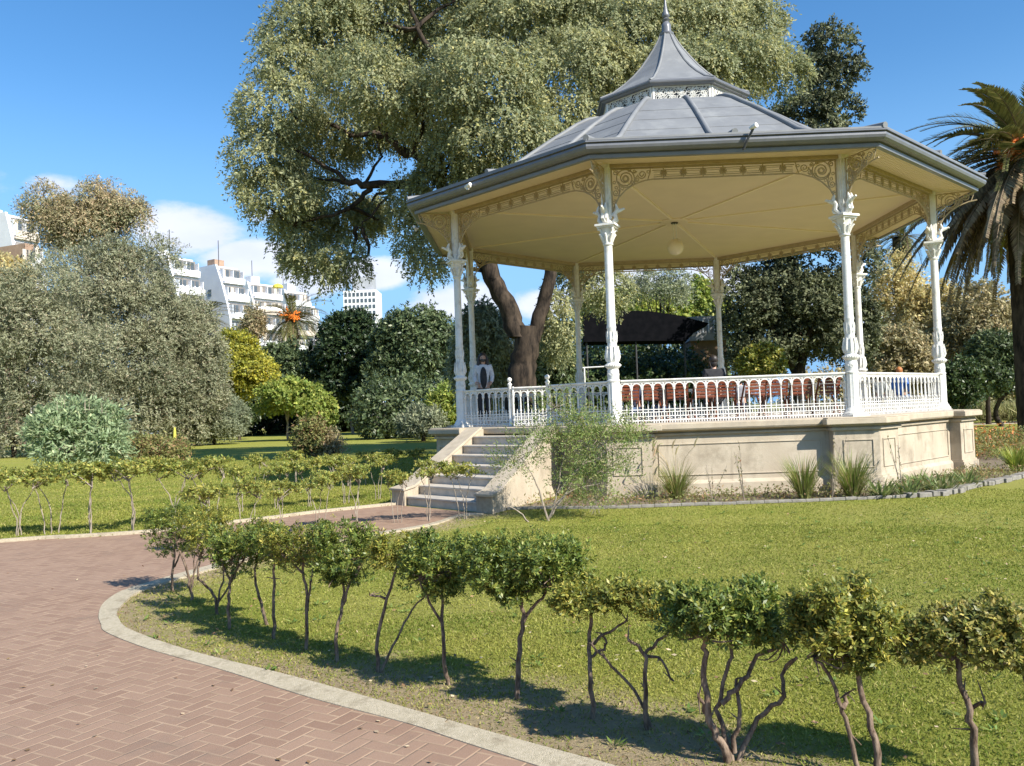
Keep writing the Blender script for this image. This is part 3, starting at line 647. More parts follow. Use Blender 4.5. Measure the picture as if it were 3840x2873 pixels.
for k in range(8):
    m = MB(); m.tube([octv(r, F + z + .006, k) for r, z in LR], [.03] * 6 + [.026, .022, .018, .014], 6); m.build('hip_rib', GREYR, lr, smooth=60)
m = MB(); m.lathe([(.17, 9.80), (.19, 9.83), (.19, 9.86), (.13, 9.89), (.125, 10.02), (.12, 10.10), (.085, 10.14), (.07, 10.17), (.09, 10.20), (.11, 10.22), (.07, 10.25), (.055, 10.27), (.095, 10.31), (.10, 10.34), (.05, 10.50), (.025, 10.72), (.014, 10.95), (.006, 11.3)], 14, (0, 0, F))
m.build('spire', GREYD, BS, smooth=40)

# ---- lamp and eave fittings
LP = thing('pendant_lamp', 'cream globe lamp hanging from the middle of the bandstand ceiling', 'lamp', (0, 0, F + 4.354))
m = MB(); m.sphere((0, 0, 0), .21, 24, 16); m.build('globe', GLOBE, LP, smooth=60)
m = MB(); m.tube([(-.03, 0, .64), (-.045, 0, .19)], .011, 6); m.tube([(.03, 0, .64), (.045, 0, .19)], .011, 6); m.lathe([(.07, .18), (.06, .215)], 12); m.build('lamp_rod', WHITE, LP)
m = MB(); m.lathe([(.09, .60), (.09, .625)], 12); m.build('ceiling_plate', BLACKM, LP)
def eavelight(label, k, s, out, mt, arm):
    n, t = face_frame(k); p = n * (6.99 * math.cos(math.radians(22.5))) + t * s + Z3 * (F + 4.97)
    o = thing('spotlight', label, 'spotlight', p, math.atan2(n[1], n[0])); m = MB()
    if arm:
        m.tube([(-.02, 0, -.14), (.04, .05, .0), (.10, .16, .20)], .022, 6); m.build('arm', BLACKM, o)
        m = MB(); m.tube([(.06, .12, .22), (.18, .20, .24)], [.035, .045], 10); m.build('lamp_head', mt, o)
    else:
        m.tube([(.0, 0, .0), (.09, 0, -.01)], .02, 6); m.build('arm', mt, o)
        m = MB(); m.tube([(.06, -.09, .0), (.10, .09, .02)], [.042, .036], 10); m.box((.08, -.02, -.05), (.045, .04, .04)); m.build('lamp_head', mt, o)
eavelight('small white spotlight on the dark gutter at the left front eave', 0, -.45, 1, WHITE, False)
eavelight('small black spotlight on an arm at the front gutter of the roof', 1, .13, 1, WHITE, True)
eavelight('small white spotlight on the far left eave edge', 7, .6, 1, WHITE, False)

# ---------------------------------------------------------------- foliage tools
def unit(v): return v / (np.linalg.norm(v, axis=-1, keepdims=True) + 1e-9)
def leafquads(P, D, Nn, L, Wd):
    S = unit(np.cross(D, Nn)); L = np.broadcast_to(np.asarray(L), (len(P),))[:, None]; Wd = np.broadcast_to(np.asarray(Wd), (len(P),))[:, None]
    m = P + D * L * .45
    return np.stack([P, m + S * Wd * .5, P + D * L, m - S * Wd * .5], 1)
def crown(rs, puffs, nspray, per, slen, L, Wd, droop=.2, upb=.0, fill=.22, spread=.7, lj=.35, jit=.12, shell=.16, spiky=0.0, tuf=.35, gfreq=2.6, gthr=-.75, under=-.35):
    """leaf sprays over a set of ellipsoid puffs [(cx,cy,cz,rx,ry,rz)]; returns quads"""
    pf = np.array(puffs, float); C, R = pf[:, :3], pf[:, 3:6]
    area = (R[:, 0] * R[:, 1] + R[:, 1] * R[:, 2] + R[:, 0] * R[:, 2]); w = area / area.sum()
    n = int(nspray * 2.1); idx = rs.choice(len(pf), n, p=w)
    d = unit(rs.normal(size=(n, 3))); rr = 1 - np.abs(rs.normal(size=n)) * shell
    inner = rs.rand(n) < fill; rr[inner] = .35 + .5 * rs.rand(inner.sum())
    lump = 1 + jit * np.sin(d[:, 0] * 5 + idx) * np.sin(d[:, 1] * 6 + idx * 2.1) + jit * .6 * rs.normal(size=n)
    R0 = R[idx].mean(1); ph = rs.rand(6) * 6.28
    tuftn = np.sin(d[:, 0] * 6.5 + ph[0] + idx * 1.3) * np.sin(d[:, 1] * 7.1 + ph[1] + idx * .7) * np.sin(d[:, 2] * 6.1 + ph[2])
    lump += tuf * np.clip(tuftn, -.1, 1); P = C[idx] + d * R[idx] * (rr * lump)[:, None]
    fq = gfreq / np.median(R.mean(1)); gp_ = P * fq; gn = np.sin(gp_[:, 0] + ph[3] + np.sin(gp_[:, 1] * 1.3)) + np.sin(gp_[:, 1] * 1.1 + ph[4] + np.sin(gp_[:, 2] * 1.4)) + np.sin(gp_[:, 2] * 1.2 + ph[5] + np.sin(gp_[:, 0] * 1.2))
    keep = ((gn > gthr) | (rs.rand(n) < .22)) & ((d[:, 2] > under) | (rs.rand(n) < .45))
    for j in range(len(pf)):
        q = np.linalg.norm((P - C[j]) / R[j], axis=1); keep &= ~((q < .72) & (idx != j) & (rs.rand(n) < .75))
    P, d, idx, rr = P[keep][:nspray], d[keep][:nspray], idx[keep][:nspray], rr[keep][:nspray]; n = len(P)
    sd = unit(d * R[idx] / R[idx].max(1, keepdims=True) + spread * rs.normal(size=(n, 3)) + np.array([0, 0, upb - droop]))
    out = []
    for k in range(per):
        t = (k + rs.rand(n)) / per; base = P + sd * (t * slen)[:, None] + np.array([0, 0, -1]) * (droop * slen * t * t)[:, None]
        sidev = unit(np.cross(sd, rs.normal(size=(n, 3)))); D = unit(sd * .7 + sidev * 1.0 + np.array([0, 0, upb * .6 - droop * .8]) + spiky * sd)
        Nn = unit(rs.normal(size=(n, 3)) * .55 + np.array([0, 0, .55]) + d * 1.35)
        l = L * (1 + lj * (rs.rand(n) * 2 - 1)); out.append(leafquads(base, D, Nn, l, Wd * l / L))
    return np.concatenate(out)
def subpuffs(rs, c, R, n, f=(.28, .45), flat=1.0, low=-.5):
    """uneven lumps round an ellipsoid"""
    out = [(c[0], c[1], c[2], R[0] * .62, R[1] * .62, R[2] * .62)]
    for i in range(n):
        while True:
            d = rs.normal(size=3); d /= np.linalg.norm(d)
            if d[2] > low: break
        s = rs.uniform(*f); k = 1 - s * .85
        out.append((c[0] + d[0] * R[0] * k, c[1] + d[1] * R[1] * k, c[2] + d[2] * R[2] * k, R[0] * s, R[1] * s, R[2] * s * flat))
    return out
def limb(mb, pts, r0_, r1_, n=7, wob=0.0, rs=None, k=4):
    P = np.array(pts, float); Q = []
    for i in range(len(P) - 1):
        a = P[max(i - 1, 0)]; b = P[i]; c = P[i + 1]; d = P[min(i + 2, len(P) - 1)]
        for j in range(k):
            t = j / k; Q.append(.5 * ((2 * b) + (-a + c) * t + (2 * a - 5 * b + 4 * c - d) * t * t + (-a + 3 * b - 3 * c + d) * t ** 3))
    Q.append(P[-1]); Q = np.array(Q)
    if wob and rs is not None: Q[1:-1] += rs.normal(size=Q[1:-1].shape) * wob
    m = len(Q); mb.tube(Q, [r0_ + (r1_ - r0_) * i / (m - 1) for i in range(m)], n)

# leaf materials
LM = {
 'tipa': leafmat('tipa_leaves', (.22, .245, .13), (.34, .345, .18), (.46, .42, .17), .13, .45, .34, .55, .3, .3),
 'olive': leafmat('olive_leaves', (.225, .24, .145), (.33, .33, .205), (.38, .33, .22), .12, .3, .34, .55),
 'oliveg': leafmat('grey_green_leaves', (.20, .23, .145), (.29, .31, .195), (.33, .34, .2), .12, .6, .32, .55),
 'euc': leafmat('brown_green_leaves', (.36, .29, .16), (.26, .26, .14), (.50, .38, .23), .25, .35, .32),
 'yellow': leafmat('yellow_leaves', (.46, .41, .06), (.34, .34, .055), (.20, .22, .05), .25, .5, .35),
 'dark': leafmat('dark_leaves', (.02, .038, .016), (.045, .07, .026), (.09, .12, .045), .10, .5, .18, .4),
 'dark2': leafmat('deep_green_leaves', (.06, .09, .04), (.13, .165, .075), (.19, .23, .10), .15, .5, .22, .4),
 'bright': leafmat('bright_green_leaves', (.19, .26, .06), (.30, .34, .075), (.40, .41, .10), .2, .8, .35),
 'cyp': leafmat('conifer_leaves', (.035, .045, .022), (.16, .175, .09), (.22, .23, .12), .15, .5, .15, .7),  # paler patches in the leaf colour stand in for sunlit clumps
 'autumn': leafmat('autumn_leaves', (.56, .47, .22), (.42, .38, .18), (.64, .53, .26), .3, .5, .38),
 'autdark': leafmat('russet_leaves', (.34, .29, .16), (.25, .24, .13), (.46, .38, .2), .3, .4, .3),
 'palm': leafmat('palm_leaves', (.10, .115, .04), (.19, .19, .07), (.30, .26, .12), .15, .6, .12, .45, .4),
 'palmdry': leafmat('dry_palm_leaves', (.20, .15, .08), (.13, .10, .06), (.28, .21, .12), .3, .6, .15, .6),
 'shrub': leafmat('shrub_leaves', (.085, .125, .03), (.15, .20, .04), (.28, .30, .06), .28, 3, .3, .42, .35),
 'shrubm': leafmat('shrub_leaves_mixed', (.13, .16, .035), (.22, .24, .05), (.38, .34, .07), .35, 3, .32, .42, .35),
 'shruby': leafmat('shrub_leaves_yellowing', (.23, .225, .055), (.14, .165, .04), (.42, .36, .10), .35, 3, .32, .42, .35),
 'hedgey': leafmat('row_shrub_leaves', (.27, .29, .07), (.19, .24, .06), (.42, .37, .09), .25, 1.2, .35, .45, .3),
 'broad': leafmat('broad_grey_leaves', (.22, .30, .15), (.31, .38, .21), (.40, .44, .24), .15, 2, .3, .5),
 'feather': leafmat('feathery_leaves', (.15, .21, .06), (.24, .30, .09), (.32, .30, .13), .2, 2, .3),
 'tuft': leafmat('tuft_grass_blades', (.16, .22, .05), (.26, .28, .09), (.34, .28, .14), .25, 2, .35),
 'strap': leafmat('strap_leaves', (.13, .19, .06), (.22, .26, .10), (.34, .33, .17), .2, 2, .3, .35),
 'ivy': leafmat('ivy_leaves', (.035, .06, .02), (.07, .105, .035), (.14, .17, .07), .15, 1, .2, .4),
 'reed': leafmat('reed_blades', (.28, .28, .12), (.36, .33, .17), (.2, .23, .09), .2, .6, .3),
 'weed': leafmat('weed_leaves', (.16, .19, .06), (.24, .22, .08), (.32, .2, .1), .2, 2, .3),
}

# ---------------------------------------------------------------- the big tree behind the bandstand
rs = np.random.RandomState(11)
TIPA = thing('shade_tree', 'huge spreading tree with olive green feathery crown behind the bandstand', 'tree', tuple(gdep(1125, 32)))
tb = TIPA.location
PF = [(690, 70, 115, 85, 33), (630, 140, 75, 60, 32), (600, 235, 88, 70, 31), (575, 330, 75, 62, 31), (600, 420, 75, 58, 31), (548, 392, 42, 36, 30), (690, 330, 80, 75, 34), (650, 500, 62, 52, 32),
      (800, 60, 120, 85, 34), (790, 165, 95, 62, 29), (850, 215, 90, 55, 29), (760, 270, 85, 62, 33), (910, 90, 110, 80, 35), (1010, 160, 125, 65, 28), (950, 240, 110, 60, 29), (1060, 215, 110, 70, 28), (1090, 300, 120, 70, 28),
      (1010, 320, 90, 55, 29), (1120, 60, 150, 85, 33), (1240, 150, 120, 80, 30), (1270, 50, 140, 80, 33), (1210, 250, 100, 60, 30), (1380, 80, 130, 80, 32), (1500, 70, 110, 70, 32), (1480, 150, 110, 60, 30), (1590, 60, 95, 70, 33),
      (1600, 130, 95, 52, 31), (1680, 150, 60, 45, 32), (1560, 190, 70, 40, 31), (1380, 180, 110, 60, 31), (1650, 60, 40, 40, 33), (980, 395, 80, 55, 30), (910, 430, 70, 55, 31), (1060, 390, 70, 45, 31),
      (700, 455, 75, 55, 33), (680, 545, 66, 48, 32), (745, 560, 45, 40, 31), (770, 470, 60, 42, 33), (830, 455, 55, 35, 34), (905, 515, 50, 45, 31), (925, 575, 30, 34, 31), (700, 600, 28, 26, 31), (880, 280, 70, 50, 33),
      (1130, 410, 60, 40, 34), (1250, 340, 110, 70, 36), (1450, 260, 120, 70, 37), (1300, 620, 60, 45, 34), (1230, 600, 40, 45, 35), (1205, 700, 38, 70, 33), (900, 0, 160, 60, 35), (1100, -40, 200, 70, 34), (1350, -30, 180, 60, 34), (1550, -10, 110, 50, 34), (740, -20, 100, 60, 34)]
puffs = []
for x, y, a, b, dp in PF:
    q = sv(x, y, dp); s = mper(dp); puffs.append((q[0], q[1], q[2], a * s, max(a, b) * s * .85, b * s))
    for j in range(2):                        # smaller lumps on the rim, so the outline breaks up
        aa = rs.uniform(0, 2 * math.pi); q2 = sv(x + math.cos(aa) * a * .72, y - math.sin(aa) * b * .72, dp + rs.uniform(-1, 1)); puffs.append((q2[0], q2[1], q2[2], a * s * .38, a * s * .38, b * s * .42))
tbv = np.array(tb)
Q = crown(rs, puffs, 52000, 11, .36, .125, .056, droop=.75, upb=.25, fill=.16, spread=.42, shell=.10, jit=.12, tuf=.3, gfreq=1.8, gthr=-1.15, under=-.3)
o = quad_mesh('crown', Q - tbv, LM['tipa'], TIPA)
m = MB()
def T(x, y, d=32): return sv(x, y, d) - tbv
limb(m, [T(1120, 1015), T(1121, 900), T(1126, 820), T(1134, 760), T(1138, 705)], .66, .44, 14, .03, rs)
limb(m, [T(1120, 730), T(1098, 670), T(1062, 600), T(1015, 520), T(950, 440), T(890, 400), T(800, 400, 31), T(745, 392, 31)], .42, .10, 9, .04, rs)
limb(m, [T(1150, 735), T(1172, 665), T(1188, 590), T(1195, 500), T(1230, 380), T(1330, 250), T(1450, 150), T(1560, 110)], .30, .08, 9, .04, rs)
limb(m, [T(1062, 600), T(1040, 480), T(1000, 340), T(980, 200), T(900, 60)], .34, .08, 8, .04, rs)
limb(m, [T(1015, 520), T(930, 360, 31), T(860, 320, 31), T(800, 250, 31), T(700, 180, 31)], .22, .06, 7, .04, rs)
limb(m, [T(930, 360, 31), T(840, 300, 31), T(760, 290), T(690, 260), T(620, 280)], .14, .04, 6, .05, rs)
limb(m, [T(800, 400, 31), T(770, 440, 31), T(700, 470, 31), T(640, 480, 31)], .11, .03, 6, .05, rs)
limb(m, [T(1195, 500), T(1150, 330), T(1160, 180), T(1250, 60)], .22, .06, 7, .04, rs)
limb(m, [T(780, 400, 31), T(820, 350, 31), T(812, 300, 31)], .08, .02, 6, .05, rs); limb(m, [T(860, 395, 31), T(810, 460, 31), T(770, 490, 31)], .07, .02, 6, .05, rs)
LV = np.array(m.v)[30:]
for a in puffs[::4]:                            # a bough from the nearest limb into each clump
    c = np.array(a[:3]) - tbv; dd = np.linalg.norm(LV - c, axis=1) + np.maximum(0, LV[:, 2] - c[2]) * 2; b = LV[dd.argmin()]
    if dd.min() < 6.5: limb(m, [b, (b + c) / 2 + rs.normal(size=3) * .25, c], .09, .02, 6, .04, rs)
m.build('trunk', BARKD, TIPA, smooth=60)

# ---------------------------------------------------------------- generic background trees, measured as boxes on the print
def tree(name, label, cat, box, depth, mat, ns, L, Wd, n=14, per=7, slen=.4, trunk=True, bark=BARKD, group=None, seed=1, basey=None, droop=.15, upb=.1, fill=.25, f=(.17, .36), flat=1.0, low=-.5, shell=.2, tr=.16, spread=.7, deep=.8, extra=None, tx=None, stems=5):
    rs = np.random.RandomState(seed); x0, y0, x1, y1 = box; s = mper(depth); c = sv((x0 + x1) / 2, (y0 + y1) / 2, depth); R = np.array([(x1 - x0) / 2 * s, (x1 - x0) / 2 * s * deep, (y1 - y0) / 2 * s])
    if R[0] * deep > 7: R[1] = 7
    g = gdep(tx if tx else (x0 + x1) / 2, depth); o = thing(name, label, cat, tuple(g), 0, group)
    pf = subpuffs(rs, c, R, int(n * 2.2), f, flat, low)
    if extra:
        for x, y, a, b in extra: q = sv(x, y, depth); pf.append((q[0], q[1], q[2], a * s, a * s * .9, b * s))
    quad_mesh('crown', crown(rs, pf, ns, per, slen, L, Wd, droop, upb, fill, spread, shell=shell) - g, mat, o)
    if trunk:
        m = MB(); top = c - g; limb(m, [(0, 0, -.05), top * np.array([.3, .3, .25]) + rs.normal(size=3) * .1, top * np.array([.8, .8, .6]), top], tr, tr * .35, 8, .02, rs)
        for j in range(stems):
            p = np.array(pf[1 + rs.randint(len(pf) - 1)][:3]) - g; q = top * np.array([.6, .6, .45 + .1 * rs.rand()]); limb(m, [q, (p + q) / 2 + rs.normal(size=3) * .15, p], tr * .5, tr * .12, 6, .02, rs)
        m.build('trunk', bark, o, smooth=60)
    return o
tree('olive_tree', 'grey-green olive tree filling the left edge of the lawn', 'tree', (-130, 590, 190, 1000), 50, LM['olive'], 20000, .18, .058, n=24, seed=21, slen=.5, extra=[(20, 680, 95, 90), (60, 930, 100, 80), (-20, 930, 90, 80), (100, 620, 80, 60), (170, 760, 80, 90), (180, 900, 90, 80)])
tree('olive_tree', 'tallest grey-green olive tree, below the brown-topped tree', 'tree', (110, 515, 400, 960), 57, LM['olive'], 21000, .20, .062, n=26, seed=22, slen=.5, extra=[(340, 560, 50, 50), (250, 900, 120, 90), (150, 600, 75, 70), (330, 700, 80, 80), (330, 850, 80, 90)])
tree('olive_tree', 'grey-green olive tree right beside the yellow tree', 'tree', (310, 650, 490, 960), 60, LM['olive'], 13000, .20, .062, n=20, seed=23, slen=.5, extra=[(420, 700, 45, 60), (400, 900, 70, 60)])
tree('olive_tree', 'small low grey-green olive tree at the lawn edge under the yellow tree', 'tree', (385, 850, 535, 975), 62, LM['oliveg'], 7000, .16, .052, n=14, seed=24, slen=.4)
tree('eucalyptus_tree', 'brownish airy tree top rising above the olive trees at far left', 'tree', (55, 395, 315, 560), 62, LM['euc'], 6500, .22, .07, n=0, seed=25, slen=.8, droop=.6, fill=.03, tx=215, bark=BARKP, shell=.3, tr=.3,
     extra=[(95, 440, 42, 45), (110, 490, 45, 40), (170, 450, 40, 34), (215, 425, 48, 36), (262, 445, 42, 34), (290, 460, 26, 32), (150, 500, 45, 30), (240, 480, 30, 22), (190, 480, 40, 24)])
tree('yellow_tree', 'bright yellow autumn tree below the white terraced buildings', 'tree', (440, 715, 592, 900), 74, LM['yellow'], 6500, .24, .13, n=16, seed=26, slen=.5)
tree('bare_tree', 'thin brown half bare tree between the palm and the white building', 'tree', (515, 655, 572, 760), 96, LM['euc'], 900, .3, .12, n=8, seed=27, slen=.8, shell=.3, droop=.3)
tree('bare_tree', 'faint grey half bare tree in front of the stepped white building', 'tree', (330, 585, 372, 700), 90, LM['oliveg'], 500, .26, .09, n=8, seed=28, slen=.8, shell=.3)
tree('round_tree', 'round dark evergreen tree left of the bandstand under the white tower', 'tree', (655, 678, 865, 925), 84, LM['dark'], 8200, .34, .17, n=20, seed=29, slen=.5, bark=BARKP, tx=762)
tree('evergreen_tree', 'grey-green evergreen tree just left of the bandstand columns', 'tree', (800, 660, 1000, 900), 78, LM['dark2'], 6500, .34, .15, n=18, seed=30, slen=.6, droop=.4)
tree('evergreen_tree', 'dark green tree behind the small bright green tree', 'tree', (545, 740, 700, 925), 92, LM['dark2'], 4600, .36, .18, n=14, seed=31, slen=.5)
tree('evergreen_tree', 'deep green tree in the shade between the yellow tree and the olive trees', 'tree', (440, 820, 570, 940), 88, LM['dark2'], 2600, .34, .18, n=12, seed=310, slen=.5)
tree('sapling', 'small bright green tree with a thin pale trunk on the lawn', 'tree', (540, 820, 700, 912), 66, LM['bright'], 2100, .26, .16, n=12, seed=32, slen=.4, bark=BARKP, tx=620, tr=.11)
tree('bush', 'bright green low bush beside the small pale-trunked tree', 'bush', (660, 855, 725, 930), 64, LM['bright'], 600, .26, .15, n=8, seed=33, slen=.35, shell=.25)
tree('bush', 'reddish green bush standing alone on the lawn left of the stairs', 'bush', (632, 905, 700, 1000), 30, LM['weed'], 900, .12, .05, n=9, seed=34, slen=.35, shell=.25)
tree('bush', 'sparse brown bush with thin twigs beside the reddish green bush', 'bush', (690, 925, 740, 1005), 30, LM['euc'], 350, .10, .04, n=7, seed=340, slen=.35, shell=.3)
tree('bush', 'green leafy shrub in front of the low wall left of the podium', 'bush', (868, 885, 955, 950), 52, LM['oliveg'], 1200, .26, .08, n=8, seed=35, slen=.5, upb=.6)
tree('bush', 'pale green rounded shrub behind the left corner column', 'bush', (925, 830, 1010, 945), 56, LM['bright'], 1000, .26, .1, n=10, seed=36, slen=.5)
tree('weeping_tree', 'tree with pale drooping leaves behind the woman in the bandstand', 'tree', (985, 650, 1105, 900), 40, LM['oliveg'], 5200, .24, .085, n=16, seed=37, slen=.6, droop=.9)
tree('weeping_tree', 'tree with drooping leaves right of the big forked trunk', 'tree', (1140, 690, 1230, 850), 38, LM['dark2'], 2400, .22, .08, n=12, seed=38, slen=.6, droop=.9)
tree('dark_conifer', 'tall dark conifer rising behind the bandstand roof', 'tree', (1560, 560, 1890, 840), 42, LM['cyp'], 15000, .17, .085, n=16, seed=39, slen=.32, per=8, fill=.18, upb=.15, deep=.6, tr=.45,
     extra=[(1790, 92, 52, 36), (1765, 140, 46, 34), (1822, 150, 44, 34), (1790, 190, 50, 34), (1750, 232, 56, 30), (1815, 240, 42, 32), (1700, 240, 34, 16), (1780, 275, 60, 32), (1740, 330, 80, 50), (1760, 420, 90, 60), (1740, 500, 110, 60), (1860, 560, 42, 50), (1600, 660, 50, 90), (1680, 600, 60, 50), (1790, 660, 60, 60), (1700, 730, 70, 50), (1850, 720, 45, 70), (1620, 770, 50, 50)])
tree('round_bush', 'round mid-green bush in front of the dark conifer, seen over the railing', 'bush', (1600, 745, 1694, 830), 34, LM['shrubm'], 1900, .12, .06, n=12, seed=40, slen=.2)
tree('back_tree', 'sunlit yellow-green tree behind the black canopy', 'tree', (1395, 600, 1580, 770), 74, LM['bright'], 3600, .34, .2, n=14, seed=41, slen=.5)
tree('back_tree', 'sunlit green tree behind the front column of the bandstand', 'tree', (1245, 625, 1420, 780), 72, LM['bright'], 3000, .32, .18, n=14, seed=42, slen=.5)
tree('airy_tree', 'airy half bare tree against the sky under the bandstand roof', 'tree', (1350, 575, 1500, 680), 66, LM['oliveg'], 900, .24, .08, n=12, seed=43, slen=.7, shell=.3)
tree('autumn_tree', 'pale yellow half bare tree behind the right rear column', 'tree', (1868, 550, 2005, 800), 52, LM['autumn'], 2300, .17, .09, n=18, seed=44, slen=.6, shell=.35, fill=.05, tr=.15)
tree('autumn_tree', 'brownish yellow tree behind the right front column', 'tree', (1950, 615, 2100, 860), 50, LM['autumn'], 4200, .2, .1, n=16, seed=45, slen=.5, shell=.25)
tree('russet_tree', 'russet bushy tree left of the tall palm trunk', 'tree', (2040, 605, 2230, 860), 47, LM['autdark'], 3400, .2, .1, n=14, seed=46, slen=.5)
tree('russet_tree', 'russet bushy tree behind the right railing', 'tree', (1870, 700, 2030, 870), 47, LM['autdark'], 3400, .2, .1, n=14, seed=47, slen=.5)
tree('evergreen_bush', 'dark evergreen bush at the right edge under the palm', 'bush', (2085, 715, 2240, 880), 43, LM['dark2'], 3200, .18, .09, n=12, seed=48, slen=.4)
tree('evergreen_bush', 'green bush just right of the right front column', 'bush', (2035, 770, 2115, 895), 36, LM['ivy'], 1700, .14, .07, n=10, seed=49, slen=.3)
tree('autumn_bush', 'orange-brown creeper-like bush below the brick building at the left edge', 'bush', (-60, 545, 66, 660), 70, LM['autumn'], 1500, .26, .12, n=10, seed=401, slen=.5)
# hedges closing the park
def hedge(name, label, x0, x1, y0, depth, mat, ns, L, Wd, seed=1, y1=None):
    rs = np.random.RandomState(seed); g0, g1 = gdep(x0, depth), gdep(x1, depth); ht = sv((x0 + x1) / 2, y0, depth)[2]; Lh = np.linalg.norm(g1 - g0); o = thing(name, label, 'hedge', tuple((g0 + g1) / 2)); k = max(4, int(Lh / (ht * .45))); pf = []
    for i in range(k):
        p = g0 + (g1 - g0) * (i + .5) / k; hh = ht * rs.uniform(.8, 1.05); pf.append((p[0], p[1] + rs.normal() * .4, hh * .5, Lh / k * .85, ht * .5, hh * .52))
    return quad_mesh('foliage', crown(rs, pf, ns, 6, .4, L, Wd, .2, .1, .3, under=-1, gthr=-3) - np.array((g0 + g1) / 2), mat, o)
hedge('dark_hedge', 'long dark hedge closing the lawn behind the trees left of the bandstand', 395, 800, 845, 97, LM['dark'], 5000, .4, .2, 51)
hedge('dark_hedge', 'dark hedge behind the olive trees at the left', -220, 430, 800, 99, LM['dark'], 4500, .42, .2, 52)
hedge('ivy_hedge', 'ivy covered fence seen through the bandstand below the black canopy', 1160, 1520, 742, 46, LM['ivy'], 6500, .2, .13, 53)
hedge('dark_hedge', 'dark hedge left of the forked trunk, behind the steps', 790, 1180, 800, 62, LM['dark2'], 4600, .28, .14, 54)
hedge('dark_hedge', 'brownish hedge far behind the right railing', 1700, 2400, 770, 62, LM['autdark'], 5200, .28, .14, 55)

# ---------------------------------------------------------------- palms
def palm(label, cx, cy, depth, Rf, nf, seed, fruit=True, trunk_r=.35, lw=.035, nl=46, low=-1.1, skirt=24, ll=.42, fruitdir=None, dr=.11, skl=(.5, .85)):
    rs = np.random.RandomState(seed); c = sv(cx, cy, depth); g = gdep(cx, depth); o = thing('palm_tree', label, 'palm tree', tuple(g)); top = c - g
    m = MB(); H = top[2]; prof = []
    for i in range(40):
        z = H * i / 39; prof.append((trunk_r * (1.15 - .15 * i / 39) * (1 + .07 * (i % 2)), z))
    m.lathe(prof, 14, (0, 0, 0)); m.build('trunk', BARKD, o, smooth=30)
    Qg, Qd = [], []; rb = MB()
    for i in range(nf + skirt):
        dead = i >= nf; az_ = rs.uniform(0, 2 * math.pi); q = (i + .5) / nf
        el_ = (1.4 - 2.25 * q ** .9 + rs.normal() * .1) if not dead else rs.uniform(low - .6, low)
        Lf = Rf * (rs.uniform(.85, 1.05) if not dead else rs.uniform(*skl)); n = 12; P = [top + np.array([math.cos(az_), math.sin(az_), 0]) * trunk_r * .5]; e = el_
        for k in range(n):
            e -= (dr + .01 if el_ > .2 else dr * .62) * (1 if not dead else .9); e = max(e, -1.5); P.append(P[-1] + np.array([math.cos(az_) * math.cos(e), math.sin(az_) * math.cos(e), math.sin(e)]) * Lf / n)
        P = np.array(P); rb.tube(P, [.03 * (1 - .85 * k / n) + .004 for k in range(n + 1)], 4)
        tt = (np.arange(nl) + .5) / nl * .93 + .07; ii = np.minimum((tt * n).astype(int), n - 1); fr = (tt * n - ii)[:, None]; B = P[ii] * (1 - fr) + P[ii + 1] * fr; Tn = unit(P[ii + 1] - P[ii])
        side = unit(np.cross(Tn, np.array([0, 0, 1.0]) + 1e-3)); upn = unit(np.cross(side, Tn)); ln = ll * np.sin(np.clip(tt * 3.0 + .35, 0, math.pi - .25)) * (Rf / 3.0)
        for sgn in (-1, 1):
            D = unit(Tn * .75 + side * sgn * .75 + upn * (.30 if not dead else -.3) + rs.normal(size=(nl, 3)) * .05 + np.array([0, 0, -.05]))
            (Qd if dead else Qg).append(leafquads(B, D, upn + side * .3 * sgn, ln, lw * Rf / 3))
    quad_mesh('fronds', np.concatenate(Qg), LM['palm'], o); rb.build('frond_stalks', LM['palmdry'], o, fixn=False)
    if skirt: quad_mesh('dry_fronds', np.concatenate(Qd), LM['palmdry'], o)
    if fruit:
        m = MB(); fd = np.array(fruitdir if fruitdir is not None else [0, -1, -.1])
        for k in range(34):
            d = unit(rs.normal(size=3) * np.array([.7, .5, .35]) + fd); b = top + d * (Rf * rs.uniform(.12, .30)); m.tube([top + d * .1, b], .012, 4)
            for j in range(6): m.sphere(b + rs.normal(size=3) * Rf * .035, Rf * .019, 5, 3)
        m.build('fruit_cluster', solid('orange_fruit_%d' % seed, (.75, .22, .02), (.60, .15, .02), 6, .5), o)
    return o
palm('date palm with orange fruit cut by the right edge of the picture', 2218, 338, 30, 4.4, 120, 61, True, .27, .052, 64, skirt=130, ll=.40, fruitdir=[-1.3, -1, .05], low=-.2, dr=.10, skl=(.85, 1.4))
palm('date palm with orange fruit in front of the white terraced buildings', 632, 688, 98, 5.2, 74, 62, True, .4, .045, 40, skirt=30, ll=.5, fruitdir=[0, -1, .15])
palm('palm half hidden behind the olive trees, below the tall white gable', 440, 690, 96, 4.4, 50, 63, False, .35, .06, 30, skirt=8, ll=.6)
palm('distant palm seen below the right rear eave of the bandstand', 1955, 510, 70, 2.9, 44, 64, False, .3, .06, 28, skirt=16, ll=.6)

